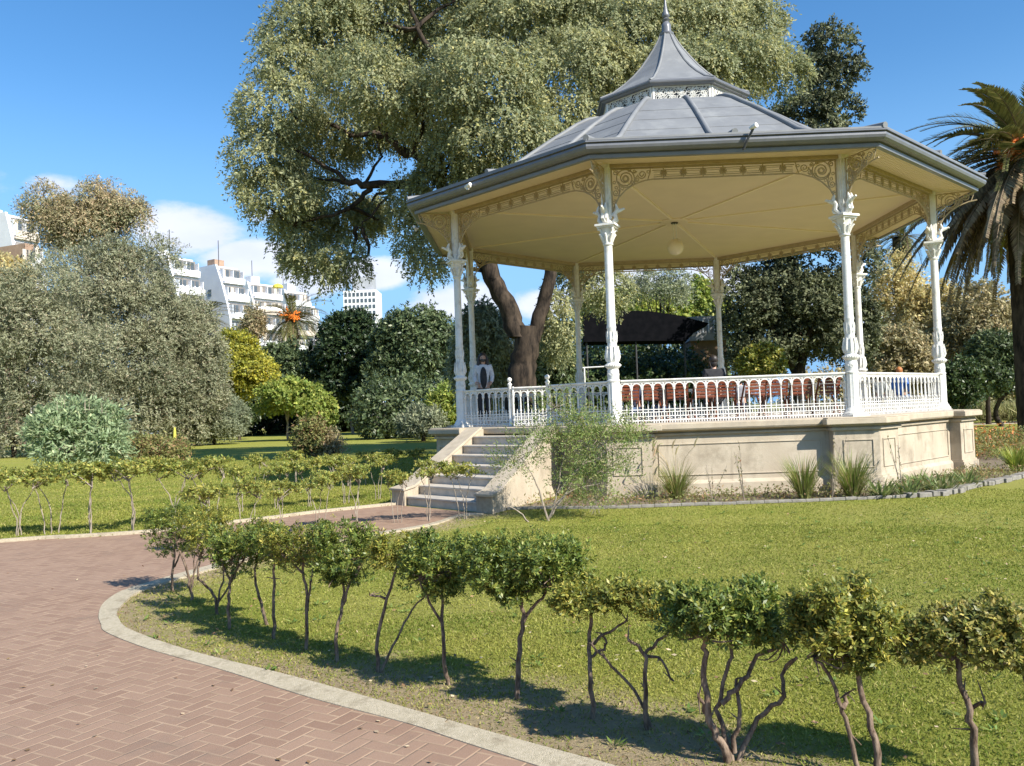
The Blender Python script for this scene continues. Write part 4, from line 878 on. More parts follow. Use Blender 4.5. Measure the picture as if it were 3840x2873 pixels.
# ---------------------------------------------------------------- buildings far left
def facade_block(label, name, d0, d1, px0, px1, ytop0, ytop1, floors, mat=None, side_w=14.0, gable=True, seed=1, balc=2.0, roof=3, wmat=None, base_z=0.0):
    """row building: gable towards the camera at depth d0, balconied front from px0 (near end) to px1 (far end)"""
    rs = np.random.RandomState(seed); mat = mat or BWHITE
    a = gdep(px0, d0); b = gdep(px1, d1); H = sv(px0, ytop0, d0)[2]; d = (b - a); L = np.linalg.norm(d); d /= L; back = np.array([-d[1], d[0], 0.0])
    if back[0] > 0: back = -back
    o = thing(name, label, 'building', tuple(a)); fh = H / floors; W = side_w
    prof = [(0, 0), (0, (floors - roof) * fh)] + [(balc * .9 * (k + 1), (floors - roof + k + 1) * fh) if k == roof - 1 else (balc * .9 * (k + .75), (floors - roof + k + 1) * fh) for k in range(roof)] + [(W, H), (W, 0)]
    if not gable: prof = [(0, 0), (0, H), (W, H), (W, 0)]
    m = MB(); m.extrude([back * p[0] + Z3 * p[1] for p in prof], d * L); w = m.build('wall', mat, o)
    m = MB(); m.extrude([back * (p[0] - .12 if i < len(prof) - 2 else p[0]) + Z3 * (p[1] + (.25 if p[1] > H * .9 else 0)) - d * .35 for i, p in enumerate(prof)], d * .33); 
    if gable: m.build('party_wall', mat, o)
    nb = 2
    for f in range(floors):
        z = f * fh; ins = 0 if f < floors - roof else balc * .9 * (f - (floors - roof) + .35)
        sl = MB(); sl.box(d * (L / 2) + back * (ins - balc / 2) + Z3 * (z + .1), (L * .985, balc, .22), math.atan2(d[1], d[0])); sl.box(d * (L / 2) + back * (ins - balc) + Z3 * (z + .65), (L * .97, .14, .85), math.atan2(d[1], d[0]))
        sl.build('balcony', BWHITE if rs.rand() < .85 else BCREAM, o)
        g = MB(); g.box(d * (L / 2) + back * (ins - .03) + Z3 * (z + fh * .55), (L * .95, .12, fh * .62), math.atan2(d[1], d[0])); bd = g.build('glazing', BSHADE, o)
        for j in range(nb):
            for q in (.3, .7):
                g = MB(); g.box(d * (L * (j + q) / nb) + back * (ins - .12) + Z3 * (z + fh * .53), (.9 if q < .5 else .6, .08, fh * .5), math.atan2(d[1], d[0]));
                if f >= floors - 5: g.build('window', BGLASS if rs.rand() < .6 else BCREAM, bd)
        for j in range(nb + 1):
            g = MB(); g.box(d * (L * j / nb * .97 + L * .015) + back * (ins - balc / 2 + .2) + Z3 * (z + fh / 2), (.14, balc * .7, fh * .5), math.atan2(d[1], d[0]))
            if f >= floors - 6: g.build('dividing_wall', mat, o)
    if gable:                                     # small openings in the gable
        for k, (bx, zz, r) in enumerate(((3.2, floors - 1.45, .55), (6.0, floors - 1.55, .45), (3.0, floors - 2.6, .5), (4.6, floors - 3.6, .35))):
            g = MB(); cpt = back * (bx + 2.2) + Z3 * (zz * fh) - d * .40; g.box(cpt, (.1, r * 1.7, r * 2.2), math.atan2(d[1], d[0])); g.build('gable_window', BGLASS, o)
    for j in range(1):
        g = MB(); q = rs.uniform(.3, .6); g.box(d * L * q + back * (W * .6 + rs.uniform(-2, 2)) + Z3 * (H + 1.0), (2.2, 2.0, 1.6), math.atan2(d[1], d[0])); g.build('roof_box', BRICKB if seed == 3 else BWHITE, o)
    g = MB(); g.tube([d * L * .3 + back * 5 + Z3 * H, d * L * .3 + back * 5 + Z3 * (H + 5)], .07, 5); g.build('aerial', BLACKM, o)
    return o
def blk(label, name, d0, px0, px1, ytop, floors, **kw):
    w = (px1 - px0) * mper(d0); facade_block(label, name, d0, d0 + w * 1.0, px0, px1, ytop, ytop, floors, **kw)
blk('white mansard-roofed apartment building at the far left behind the trees', 'apartment_building', 108, 42, 95, 455, 9, seed=1, side_w=16, roof=2, balc=1.0)
blk('white stepped apartment building half hidden by the olive trees', 'apartment_building', 140, 398, 452, 545, 9, seed=2, side_w=14, balc=1.3)
blk('white stepped apartment building with the tall slanted gable wall', 'apartment_building', 150, 504, 549, 566, 9, seed=3, side_w=9.5, balc=1.4)
blk('white apartment building with crowded balconies behind the orange-fruited palm', 'apartment_building', 170, 566, 628, 604, 9, seed=4, side_w=10, balc=1.3)
blk('white building with plain parapet right of the yellow parasol', 'apartment_building', 186, 636, 681, 624, 9, seed=5, side_w=9, balc=1.2, roof=2)
blk('farthest white terraced building, at the right end of the row', 'apartment_building', 202, 683, 703, 656, 8, seed=8, side_w=8, balc=1.1)
blk('brownish brick building at the left edge below the white mansard', 'brick_building', 90, 60, 78, 522, 7, seed=6, side_w=14, mat=BRICKB, gable=False, balc=.4, roof=1)
# yellow round awning on a terrace of the crowded building
q = sv(600, 618, 160); aw = thing('parasol', 'yellow parasol on a roof terrace of the white buildings', 'parasol', tuple(q)); m = MB(); m.lathe([(.0, .5), (.6, .3), (1.0, .0), (1.02, -.35)], 10, (0, 0, 0)); m.build('canopy', solid('yellow_cloth', (.75, .6, .08)), aw); m = MB(); m.tube([(0, 0, -2.6), (0, 0, .45)], .06, 6); m.build('pole', BWHITE, aw)
# tower
d_ = 400; g = gdep(791, d_); TW = thing('tower_block', 'white gridded high-rise tower with a grey plant room on top', 'building', tuple(g)); Ht = sv(791, 630, d_)[2]; wt = 71 * mper(d_)
m = MB(); m.box((0, 0, Ht / 2), (wt, wt * .9, Ht)); m.build('wall', BWHITE, TW)
nfl = 26
for r_ in range(nfl):
    z = Ht - 2.0 - r_ * 2.9
    if z < Ht * .5: break
    for c_ in range(8):
        m = MB(); m.box(((c_ - 3.5) * wt / 8.3, -wt * .45 - .06, z), (wt / 13, .2, 1.7)); m.build('window', BGLASS, TW)
m = MB(); m.box((1.0, 0, Ht + 3.3), (wt * .62, wt * .5, 6.6)); m.build('plant_room', solid('grey_louvres', (.30, .31, .33), (.36, .37, .39), .4, .7), TW)
m = MB(); m.tube([(-wt * .3, 0, Ht), (-wt * .3, 0, Ht + 7)], .15, 4); m.tube([(-wt * .3, 0, Ht + 6.6), (wt * .3, 0, Ht + 6.9)], .12, 4); m.build('mast', BLACKM, TW)

# ---------------------------------------------------------------- things beyond the bandstand
g = gdep(1395, 43); cn = thing('canopy', 'large black cloth canopy seen through the bandstand columns', 'canopy', tuple(g))
P = [sv(x, y, 43) - g for x, y in ((1262, 676), (1330, 670), (1400, 671), (1470, 681), (1532, 698), (1505, 712), (1484, 736), (1400, 736), (1262, 738))]
m = MB(); m.extrude([(p[0], 0, p[2]) for p in P], (0, .9, -.1)); m.build('cloth', DARKCLOTH, cn)
for x in (1268, 1375, 1480):
    p = sv(x, 735, 43) - g; m = MB(); m.tube([(p[0], .2, 0), (p[0], .2, p[2])], .05, 8); m.build('post', BLACKM, cn)
g = gdep(1520, 48); pg = thing('pavilion', 'pale grey pavilion wall beside the black canopy', 'pavilion', tuple(g)); a_ = sv(1478, 690, 48) - g; b_ = sv(1562, 738, 48) - g
m = MB(); m.box((a_[0] / 2 + b_[0] / 2, 0, (a_[2] + b_[2]) / 2), (b_[0] - a_[0], 3, a_[2] - b_[2])); m.build('wall', solid('pavilion_grey', (.34, .34, .34), (.28, .28, .28), 2, .8), pg)
m = MB(); m.box((a_[0] / 2 + b_[0] / 2, 0, b_[2] / 2), (b_[0] - a_[0] - .2, 2.6, b_[2])); m.build('brown_screen', solid('brown_screen', (.27, .19, .12), (.2, .13, .08), 3, .9), pg)
for j in range(7): 
    x = a_[0] + (b_[0] - a_[0]) * (j + .5) / 7; m = MB(); m.box((x, -1.53, (a_[2] + b_[2]) / 2 + .1), (.07, .05, .75)); m.build('mullion', BWHITE, pg)
g = gdep(1240, 40); fr = thing('pipe_frame', 'thin pale metal pipe frame behind the rear railing', 'frame', tuple(g)); m = MB()
for x in (1228, 1248, 1262): m.tube([(sv(x, 800, 40) - g)[:2].tolist() + [0], (sv(x, 795, 40) - g)[:2].tolist() + [3.6]], .04, 6)
m.tube([sv(1200, 798, 40) - g, sv(1305, 792, 40) - g], .035, 6); m.build('pipes', BWHITE, fr, fixn=False)
hedge('dark_hedge', 'dark hedge directly behind the black canopy', 1190, 1600, 690, 53, LM['dark2'], 5200, .26, .13, 56)
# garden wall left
g0, g1 = gdep(700, 100), gdep(1000, 92); m = MB(); m.bar(g0 + Z3 * 1.6, g1 + Z3 * 1.6, .3, 3.2); tag(m.build('garden_wall', solid('shaded_wall', (.28, .27, .25), (.2, .19, .18), .8, .9)), 'low grey wall at the far edge of the lawn under the dark trees', 'wall')

# ---------------------------------------------------------------- foreground shrubs, each with its own stems and crown
def cluster_crown(rs, puffs, nros, per, L, Wd, fill=.3, shell=.2):
    """rosettes of small stiff leaves"""
    pf = np.array(puffs, float); C, R = pf[:, :3], pf[:, 3:6]; w = (R[:, 0] * R[:, 2] + R[:, 0] * R[:, 1]); w /= w.sum(); idx = rs.choice(len(pf), nros, p=w)
    d = unit(rs.normal(size=(nros, 3)) + np.array([0, 0, .25])); rr = 1 - np.abs(rs.normal(size=nros)) * (shell + .17); inn = rs.rand(nros) < fill; rr[inn] = rs.uniform(.3, .85, inn.sum())
    P = C[idx] + d * R[idx] * rr[:, None] + rs.normal(size=(nros, 3)) * .012; ax = unit(d + np.array([0, 0, .9]) + rs.normal(size=(nros, 3)) * .35); out = []
    u1 = unit(np.cross(ax, rs.normal(size=(nros, 3)))); u2 = np.cross(ax, u1); ph = rs.rand(nros) * 6.28
    for k in range(per):
        a = ph + k * 2.4; rad = u1 * np.cos(a)[:, None] + u2 * np.sin(a)[:, None]; tilt = (.25 + .75 * k / per); D = unit(rad * (1.15 - tilt * .4) + ax * tilt * .9 + rs.normal(size=(nros, 3)) * .12)
        Nn = unit(ax - rad * .5); l = L * rs.uniform(.7, 1.25, nros); out.append(leafquads(P + ax * (.02 * k / per) - ax * .01, D, Nn, l, Wd * l / L))
    return np.concatenate(out)
def fshrub(label, base, stems, crowns, mat, n, L=.036, seed=1, thick=1.0, group='clipped shrubs in the near row', bark=BARKB, per=7):
    rs = np.random.RandomState(seed); g = gp(*base); dep = (g - CAM) @ fw; o = thing('shrub', label, 'shrub', tuple(g), 0, group); s = mper(dep); pf = []
    for x, y, a, b in crowns:
        b *= 1.25; y += 9
        q = sv(x, y, dep) - g; R = (a * s * (1.13 if base[0] < 900 else 1.04), a * s * .8, b * s); pf.append((q[0], q[1], q[2], R[0] * .86, R[1] * .86, R[2] * .86))
        for j in range(12):
            aa = rs.uniform(0, 6.28); bb = rs.uniform(-.7, 1); f = rs.uniform(.25, .42)
            pf.append((q[0] + math.cos(aa) * R[0] * .78, q[1] + math.sin(aa) * R[1] * .78, q[2] + bb * R[2] * .62, R[0] * f, R[1] * f, R[2] * f * 1.1))
    quad_mesh('foliage', cluster_crown(rs, pf, n, per, L, L * .42), mat, o); m = MB()
    for i, stt in enumerate(stems):
        off = np.array([0, rs.uniform(-.03, .03), 0]); P = [sv(x, y, dep) - g + (np.array([0, rs.uniform(-.05, .05), 0]) * (j > 0)) for j, (x, y) in enumerate(stt)]
        if abs(stt[0][1] - base[1]) < 12: P[0][2] = min(P[0][2], -.02)
        r = (.021 if i == 0 else .014) * thick; limb(m, P, r, r * .55, 7, .006, rs)
        e = P[-1]
        nr = min(np.linalg.norm((e - np.array(c[:3])) / np.array(c[3:6])) for c in pf)
        for j in range(12 if nr < 1.35 else 0):    # twigs fanning into the crown
            c = pf[rs.randint(len(pf))]; c = np.array(c[:3]) * .6 + e * .4 + rs.normal(size=3) * .05; limb(m, [e, (e + c) / 2 + rs.normal(size=3) * .03, c], r * .36, .002, 5)
        for j in range(3):                       # short snags
            p = P[min(1 + rs.randint(len(P)), len(P) - 1)]; m.tube([p, p + unit(rs.normal(size=3) + np.array([0, 0, .4])) * rs.uniform(.03, .09)], [.005, .002], 4)
    m.build('stem', bark, o, smooth=60); return o
FS = [
 ('leftmost shrub of the near row, dense rounded crown beside the kerb bend', (375, 1278), [[(375, 1278), (377, 1240), (380, 1200), (370, 1165)], [(377, 1225), (395, 1190), (410, 1170)]], [(385, 1142, 66, 58), (360, 1120, 40, 36)], 'shrub', 420),
 ('thin grey-stemmed shrub just behind the leftmost one, its top tangled', (412, 1296), [[(412, 1296), (410, 1250), (396, 1200), (385, 1170)], [(411, 1262), (425, 1215), (445, 1170)], [(411, 1280), (416, 1200)]], [(445, 1128, 60, 40)], 'shrubm', 260),
 ('shrub with several forking stems and light yellow-green top, third from the left', (470, 1328), [[(470, 1328), (463, 1285), (433, 1248), (436, 1205)], [(470, 1310), (480, 1240), (476, 1195)], [(472, 1300), (505, 1250), (520, 1220)]], [(470, 1165, 62, 52)], 'shrubm', 330),
 ('dark crowned shrub on a stout reddish trunk near the left end of the row', (495, 1360), [[(495, 1360), (497, 1300), (498, 1250), (528, 1205)], [(498, 1255), (478, 1215), (465, 1190)], [(497, 1262), (510, 1215)]], [(525, 1180, 74, 58)], 'shrub', 440),
 ('shrub on one slim curved dark stem right of the stout trunk', (580, 1350), [[(580, 1350), (566, 1300), (556, 1250), (556, 1205)]], [(580, 1160, 48, 42)], 'shrubm', 230),
 ('straight slim stemmed shrub in front of the curved stem', (592, 1380), [[(592, 1380), (591, 1310), (593, 1250), (592, 1200)]], [(605, 1172, 50, 46)], 'shrub', 250),
 ('shrub with a trunk forking halfway into a narrow Y, under a broad top', (660, 1404), [[(660, 1404), (666, 1330), (656, 1250), (655, 1215)], [(665, 1320), (676, 1250), (678, 1215)], [(656, 1240), (620, 1205)]], [(645, 1178, 74, 52)], 'shrubm', 400),
 ('shrub with bright green leaves inside its crown and a Y trunk', (727, 1430), [[(727, 1430), (731, 1360), (740, 1300), (736, 1240)], [(738, 1310), (768, 1240), (785, 1205)]], [(748, 1188, 72, 62), (735, 1235, 34, 24)], 'shrub', 470),
 ('sparse leaning shrub with a pale base and a fallen side stem', (818, 1452), [[(818, 1452), (816, 1380), (840, 1290), (862, 1215)], [(822, 1452), (850, 1395), (880, 1335), (918, 1285)], [(838, 1292), (800, 1285)]], [(850, 1185, 54, 42)], 'shrubm', 260),
 ('shrub with a pale lower trunk and one low side branch, mid row', (970, 1480), [[(970, 1480), (960, 1405), (954, 1330), (956, 1240)], [(955, 1345), (925, 1285), (905, 1250)]], [(948, 1205, 82, 54), (955, 1262, 46, 30)], 'shrub', 560),
 ('largest dense dark green shrub of the row with a forked pale branch', (1122, 1510), [[(1122, 1510), (1118, 1430), (1131, 1345), (1124, 1285)], [(1130, 1345), (1160, 1300), (1190, 1265)]], [(1130, 1205, 132, 66), (1050, 1190, 60, 40), (1220, 1215, 52, 42), (1120, 1265, 64, 30)], 'shrub', 1150),
 ('open flat topped shrub with bare criss-crossing twigs', (1278, 1552), [[(1278, 1552), (1276, 1460), (1272, 1390), (1276, 1330), (1240, 1300)], [(1273, 1392), (1320, 1368), (1352, 1335)], [(1276, 1420), (1310, 1395), (1300, 1370)]], [(1285, 1282, 92, 34), (1230, 1290, 40, 26)], 'shrubm', 520),
 ('bare branched shrub crossed by a leaning dead stem', (1402, 1575), [[(1402, 1575), (1393, 1490), (1390, 1415), (1355, 1378)], [(1391, 1415), (1432, 1372), (1478, 1342)], [(1408, 1575), (1372, 1500), (1312, 1428), (1278, 1392)], [(1392, 1415), (1425, 1425), (1455, 1470)]], [(1410, 1285, 66, 30)], 'shrubm', 300),
 ('wide multi-stemmed shrub with thick spreading trunks, in the right half', (1580, 1645), [[(1575, 1645), (1555, 1595), (1532, 1550), (1520, 1480), (1526, 1410), (1510, 1368)], [(1582, 1645), (1560, 1570), (1560, 1515), (1580, 1440), (1592, 1385)], [(1560, 1520), (1600, 1468), (1642, 1422), (1690, 1385)], [(1592, 1642), (1640, 1562), (1690, 1500), (1696, 1450), (1716, 1415)], [(1586, 1625), (1592, 1550), (1594, 1470)], [(1530, 1545), (1505, 1500)]], [(1560, 1318, 132, 60), (1650, 1330, 62, 58), (1490, 1300, 60, 40)], 'shrub', 1150),
 ('tall shrub on two slanting stems with yellow leaves mixed in', (1905, 1690), [[(1905, 1690), (1890, 1600), (1870, 1500), (1850, 1430)], [(1868, 1688), (1842, 1590), (1818, 1528), (1792, 1455), (1762, 1420)], [(1820, 1530), (1838, 1505)]], [(1830, 1330, 116, 76), (1845, 1405, 66, 42), (1760, 1340, 50, 60)], 'shrubm', 1000),
 ('yellowing shrub on a single reddish trunk near the right edge', (2100, 1695), [[(2100, 1695), (2092, 1570), (2074, 1490), (2062, 1415)], [(2072, 1440), (2118, 1415), (2160, 1412)], [(2060, 1425), (2010, 1400), (1970, 1385)], [(2090, 1560), (2112, 1535), (2118, 1510)]], [(2070, 1365, 110, 70), (2140, 1345, 70, 60)], 'shruby', 900),
 ('yellowing shrub cut off by the right edge of the picture', (2262, 1712), [[(2262, 1712), (2255, 1560), (2240, 1450)]], [(2225, 1385, 74, 66)], 'shruby', 420)]
for i, (lb, b, st_, cw, mt, n) in enumerate(FS): fshrub(lb, b, st_, cw, LM[mt], int(n * 2.05), .028, 100 + i, .95 if 'thick' in lb else (.85 if n > 700 else .68))

# ---------------------------------------------------------------- smaller shrubs lining the path and the stairs walk
def proto_row(seed):
    rs = np.random.RandomState(seed); o = thing('row_shrub', '', 'shrub'); pf = subpuffs(rs, (0, 0, .90), (.56, .44, .21), 12, (.22, .42), 1.0, -.4)
    quad_mesh('foliage', cluster_crown(rs, pf, 300, 6, .05, .024, .2, .35), LM['hedgey'], o); m = MB()
    for j in range(3):
        a = rs.uniform(0, 6.28); b = np.array([math.cos(a), math.sin(a), 0]) * rs.uniform(.0, .10); e = np.array([math.cos(a) * .25, math.sin(a) * .22, .82]); limb(m, [b, b * 1.4 + Z3 * .4, e], .010, .005, 6, .012, rs)
        for k in range(4): c = np.array(pf[1 + rs.randint(9)][:3]); limb(m, [e * np.array([1, 1, .9]), (e + c) / 2, c], .007, .003, 4)
    m.build('stem', BARKP, o, smooth=60); return o
protos = [proto_row(s) for s in (201, 202, 203, 204)]; used = [False] * 4
# base point on the print, height factor
ROW1 = [(-55, 1162), (45, 1158), (110, 1155), (195, 1156), (290, 1149), (372, 1138), (452, 1128)]
ROW2 = [(520, 1108), (600, 1100), (672, 1096), (745, 1089), (815, 1080)]
ROW3 = [(560, 1072), (640, 1062), (720, 1055), (790, 1048), (850, 1044), (905, 1040)]
ROW4 = [(455, 1196), (540, 1178), (610, 1166), (690, 1152), (770, 1140), (860, 1130), (925, 1126), (1003, 1122)]
ord_ = ['nearest the left edge', 'second', 'third', 'fourth', 'fifth', 'sixth', 'seventh', 'eighth']
def row(pts, text, group, hf, seed, wf=1.0):
    rs = np.random.RandomState(seed)
    for i, (x, y) in enumerate(pts):
        k = (i * 3 + seed) % 4; g = gp(x, y)
        o = protos[k] if not used[k] else copy_tree(protos[k]); used[k] = True
        o.location = g; o.rotation_euler = (0, 0, rs.uniform(0, 6.28)); s = hf * rs.uniform(.92, 1.08); o.scale = (s * wf * rs.uniform(.9, 1.15), s * wf, s)
        o['label'] = text % (('first', 'second', 'third', 'fourth', 'fifth', 'sixth', 'seventh', 'eighth')[i]); o['group'] = group
row(ROW1, '%s yellowish shrub from the left along the far edge of the brick path', 'shrubs along the far edge of the brick path', 1.02, 1, 1.1)
row(ROW2, '%s low shrub from the left beside the walk to the stairs', 'shrubs on the far side of the stairs walk', .82, 2, 1.05)
row(ROW3, '%s shrub from the left in the farther row behind the stairs walk', 'farther row of shrubs', .80, 3, .95)
row(ROW4, '%s thin shrub from the left on the near side of the stairs walk', 'shrubs on the near side of the stairs walk', .80, 4, .9)

# broad leaved grey shrub on the left lawn
rs = np.random.RandomState(71); g = gp(165, 1028); dep = (g - CAM) @ fw; s = mper(dep)
o = thing('broad_leaved_shrub', 'rounded silvery green shrub with long drooping leaves on the left lawn', 'shrub', tuple(g)); c = sv(175, 945, dep) - g; Rx = 105 * s; Rz = 75 * s
pf = subpuffs(rs, c, (Rx, Rx * .8, Rz), 16, (.3, .45), 1, -.5); Q = crown(rs, pf, 1500, 10, .38, .19, .05, .35, .35, .1, .45, spiky=0.2); quad_mesh('foliage', Q, LM['broad'], o)
m = MB()
for k in range(5): limb(m, [(rs.normal() * .1, rs.normal() * .1, 0), (rs.normal() * .3, rs.normal() * .3, 1), c + rs.normal(size=3) * .5], .07, .03, 6, .02, rs)
for k in range(14):
    p = c + np.array([rs.uniform(-.8, .8) * Rx, -abs(rs.normal()) * .4, 0]); zt = math.sqrt(max(.1, 1 - ((p[0] - c[0]) / Rx) ** 2)) * Rz; m.tube([p + Z3 * (zt * .8), p + Z3 * (zt + .16)], [.012, .004], 4)
m.build('stem', BARKP, o, smooth=60)
# grey-green sprawling low shrub near it, yellow stake
tree('bush', 'loose brown-green scrub spreading right of the silvery shrub', 'bush', (255, 945, 420, 1050), 31, LM['weed'], 1500, .13, .045, n=12, seed=72, slen=.35, shell=.3, low=-.1)
g = gp(379, 1002); st2 = thing('stake', 'short yellow stake standing on the lawn under the olive trees', 'stake', tuple(g)); m = MB(); m.lathe([(.13, 0), (.10, .7), (.05, 1.35), (.03, 1.5)], 8); m.build('post', solid('yellow_paint', (.65, .6, .08)), st2)

# ---------------------------------------------------------------- planting round the podium
def tuft(label, x, y, h, n, mat, wd, spread, seed, group='ornamental grass tufts by the podium', name='grass_tuft', seg=4, arch=.5, plumes=0, br=.10):
    rs = np.random.RandomState(seed); g = gp(x, y); o = thing(name, label, 'grass tuft' if name == 'grass_tuft' else 'plant', tuple(g), 0, group)
    az_ = rs.uniform(0, 6.28, n); B = np.stack([np.cos(az_), np.sin(az_), np.zeros(n)], 1) * (br * np.sqrt(rs.rand(n)))[:, None]; e = np.pi / 2 - np.abs(rs.normal(size=n)) * spread; L = h * rs.uniform(.6, 1.15, n); hd = np.stack([np.cos(az_), np.sin(az_), np.zeros(n)], 1); out = []; P = B
    sd = np.stack([-np.sin(az_), np.cos(az_), np.zeros(n)], 1); wv = wd * np.array([1, 1, .85, .55, .05])
    for k in range(seg):
        e2 = e - arch * (k + 1) / seg * (1 + .3 * rs.rand(n)); D = hd * np.cos(e2)[:, None] + np.array([0, 0, 1]) * np.sin(e2)[:, None]; P2 = P + D * (L / seg)[:, None]; w0 = wv[int(k * 4 / seg)]; w1 = wv[int((k + 1) * 4 / seg)]
        out.append(np.stack([P - sd * w0 / 2, P + sd * w0 / 2, P2 + sd * w1 / 2, P2 - sd * w1 / 2], 1)); P = P2
    quad_mesh('blades', np.concatenate(out), mat, o)
    if plumes:
        m = MB()
        for k in range(plumes):
            a = rs.uniform(0, 6.28); e_ = np.array([math.cos(a) * h * .55, math.sin(a) * h * .4, h * rs.uniform(1.0, 1.35)]); limb(m, [(0, 0, 0), e_ * np.array([.4, .4, .7]), e_], .004, .003, 4); m.tube([e_, e_ + np.array([.03, 0, .10]), e_ + np.array([.08, 0, .17])], [.012, .016, .004], 5)
        m.build('plume', LM['euc'], o)
    return o
tuft('tuft of fine grass with brown plumes below the podium panel', 1462, 1078, .72, 420, LM['tuft'], .010, .42, 301, plumes=7)
tuft('upright grass tuft left of the corner pier shadow', 1737, 1078, .80, 300, LM['tuft'], .012, .22, 302)
tuft('bright fountain-like grass tuft in front of the corner pier', 1842, 1074, .85, 460, LM['tuft'], .011, .30, 303)
tuft('bright green grass tuft near the right edge of the bed', 2196, 1018, .62, 300, LM['bright'], .018, .30, 304)
for i, (x, y, h) in enumerate([(1905, 1075, .42), (1960, 1072, .40), (2040, 1064, .46), (2012, 1058, .42), (2090, 1052, .40), (1985, 1052, .38)]):
    tuft(('strap-leaved plant %s' % ('right of the bright grass tuft', 'in the middle of the strap-leaved clumps', 'with the widest fan of pale leaves', 'behind the widest fan', 'at the right end of the strap-leaved clumps', 'closest to the podium wall')[i]), x, y, h, 70, LM['strap'], .034, .5, 310 + i, 'strap-leaved plants at the foot of the podium', 'strap_leaved_plant', arch=.7, br=.16)
# feathery shrub by the stairs
rs = np.random.RandomState(81); g = gp(1185, 1128); dep = (g - CAM) @ fw; s = mper(dep); o = thing('feathery_shrub', 'sprawling feathery shrub with bare forked stems beside the stairs', 'shrub', tuple(g)); pf = []
for x, y, a, b in ((1250, 905, 55, 28), (1290, 950, 70, 40), (1230, 960, 60, 40), (1310, 1010, 55, 45), (1260, 1030, 60, 45), (1160, 960, 50, 35), (1110, 1000, 45, 30), (1360, 950, 35, 28), (1200, 880, 35, 22), (1290, 1075, 50, 25), (1340, 905, 30, 20)):
    q = sv(x, y, dep + .3) - g; pf.append((q[0], q[1], q[2], a * s, a * s * .8, b * s))
quad_mesh('foliage', crown(rs, pf, 1800, 12, .32, .045, .012, .1, .5, .3, .6, shell=.5, tuf=.8, gthr=-.2), LM['feather'], o); m = MB(); lt = lambda x, y: sv(x, y, dep + .1) - g
for a in ([(1170, 1150), (1185, 1120), (1205, 1060), (1215, 1000), (1230, 930)], [(1185, 1125), (1165, 1060), (1140, 1010), (1100, 960)], [(1185, 1120), (1225, 1060), (1260, 1000), (1300, 950)], [(1205, 1065), (1250, 1010), (1290, 990), (1350, 940)], [(1150, 1140), (1120, 1105), (1090, 1090)], [(1200, 1090), (1235, 1060), (1300, 1045)]): limb(m, [lt(*q) for q in a], .018, .004, 6, .008, rs)
for k in range(60):
    c = np.array(pf[rs.randint(len(pf))][:3]); d = unit(rs.normal(size=3) + np.array([0, 0, .5])); m.tube([c - d * .25, c + d * .3], [.005, .002], 4)
m.build('stem', BARKP, o, smooth=60)
# stalky weeds and flowers
def weed(label, x, y, h, seed, mat='weed', group='stalky weeds in the bed'):
    rs = np.random.RandomState(seed); g = gp(x, y); o = thing('weed', label, 'plant', tuple(g), 0, group); m = MB(); Q = []
    for k in range(4):
        e = np.array([rs.normal() * .12, rs.normal() * .1, h * rs.uniform(.7, 1.05)]); limb(m, [(0, 0, 0), e * np.array([.5, .5, .55]), e], .006, .003, 4)
        for j in range(9): b = e * rs.uniform(.35, 1.0); Q.append(leafquads(b[None], unit(rs.normal(size=(1, 3)) + [0, 0, .3]), np.array([[0, 0, 1.0]]), .07, .022))
    m.build('stem', BARKP, o); quad_mesh('foliage', np.concatenate(Q), LM[mat], o)
weed('tall thin seed stalk against the podium panel', 1608, 1085, .95, 401); weed('dry dark stalk left of the shaded pier side', 1540, 1086, .75, 402, 'autdark'); weed('russet stalk in front of the shaded pier side', 1797, 1080, 1.1, 403, 'autdark'); weed('thin flowering stalk before the right podium face', 1948, 1062, .95, 404)
def stuffpatch(name, label_, x0, x1, d0, d1, n, L, Wd, h, mat, seed, stuff=True, polyg=None):
    rs = np.random.RandomState(seed); P = []
    if polyg is not None:
        lo = polyg.min(0); hi = polyg.max(0); q = rs.uniform(lo, hi, (n * 3, 2)); q = q[inside(q, polyg)][:n]; P = np.concatenate([q, np.zeros((len(q), 1))], 1)
    else:
        dd = rs.uniform(d0, d1, n); xx = rs.uniform(x0, x1, n); P = np.stack([gdep(a, b) for a, b in zip(xx, dd)])
    n = len(P); P[:, 2] = h * rs.rand(n) ** 1.3; D = unit(rs.normal(size=(n, 3)) * np.array([1, 1, .5]) + np.array([0, 0, .8])); return tag(quad_mesh(name, leafquads(P, D, unit(rs.normal(size=(n, 3)) + [0, 0, 1]), L * rs.uniform(.6, 1.3, n), Wd), mat), kind='stuff')
# ground cover of the bed, kept off the podium
bedw = np.array([p for p in bed]); rs = np.random.RandomState(90)
q = rs.uniform([-4.2, -7.6], [7, -3.0], (60000, 2)); q = q[inside(q, bedw)]; dface = np.max(np.stack([q @ face_frame(k)[0][:2] for k in range(8)]), 0); q = q[(dface > 6.1)]
wgt = rs.rand(len(q)) < np.clip(.55 - .3 * (dface[dface > 6.1] - 6.1), .15, 1); q = q[wgt][:16000]; n = len(q); P = np.concatenate([q, (.18 * rs.rand(n) ** 2)[:, None]], 1)
tag(quad_mesh('bed_ground_cover', leafquads(P, unit(rs.normal(size=(n, 3)) * [1, 1, .5] + [0, 0, .7]), unit(rs.normal(size=(n, 3)) + [0, 0, 1]), rs.uniform(.04, .09, n), .022), LM['weed']), kind='stuff')
stuffpatch('flower_bed', None, 2085, 2330, 21, 29, 9000, .10, .03, .55, LM['weed'], 91); stuffpatch('orange_flowers', None, 2090, 2200, 22, 27, 500, .07, .05, .75, leafmat('orange_petals', (.5, .16, .05), (.55, .28, .08), trans=.2), 92)
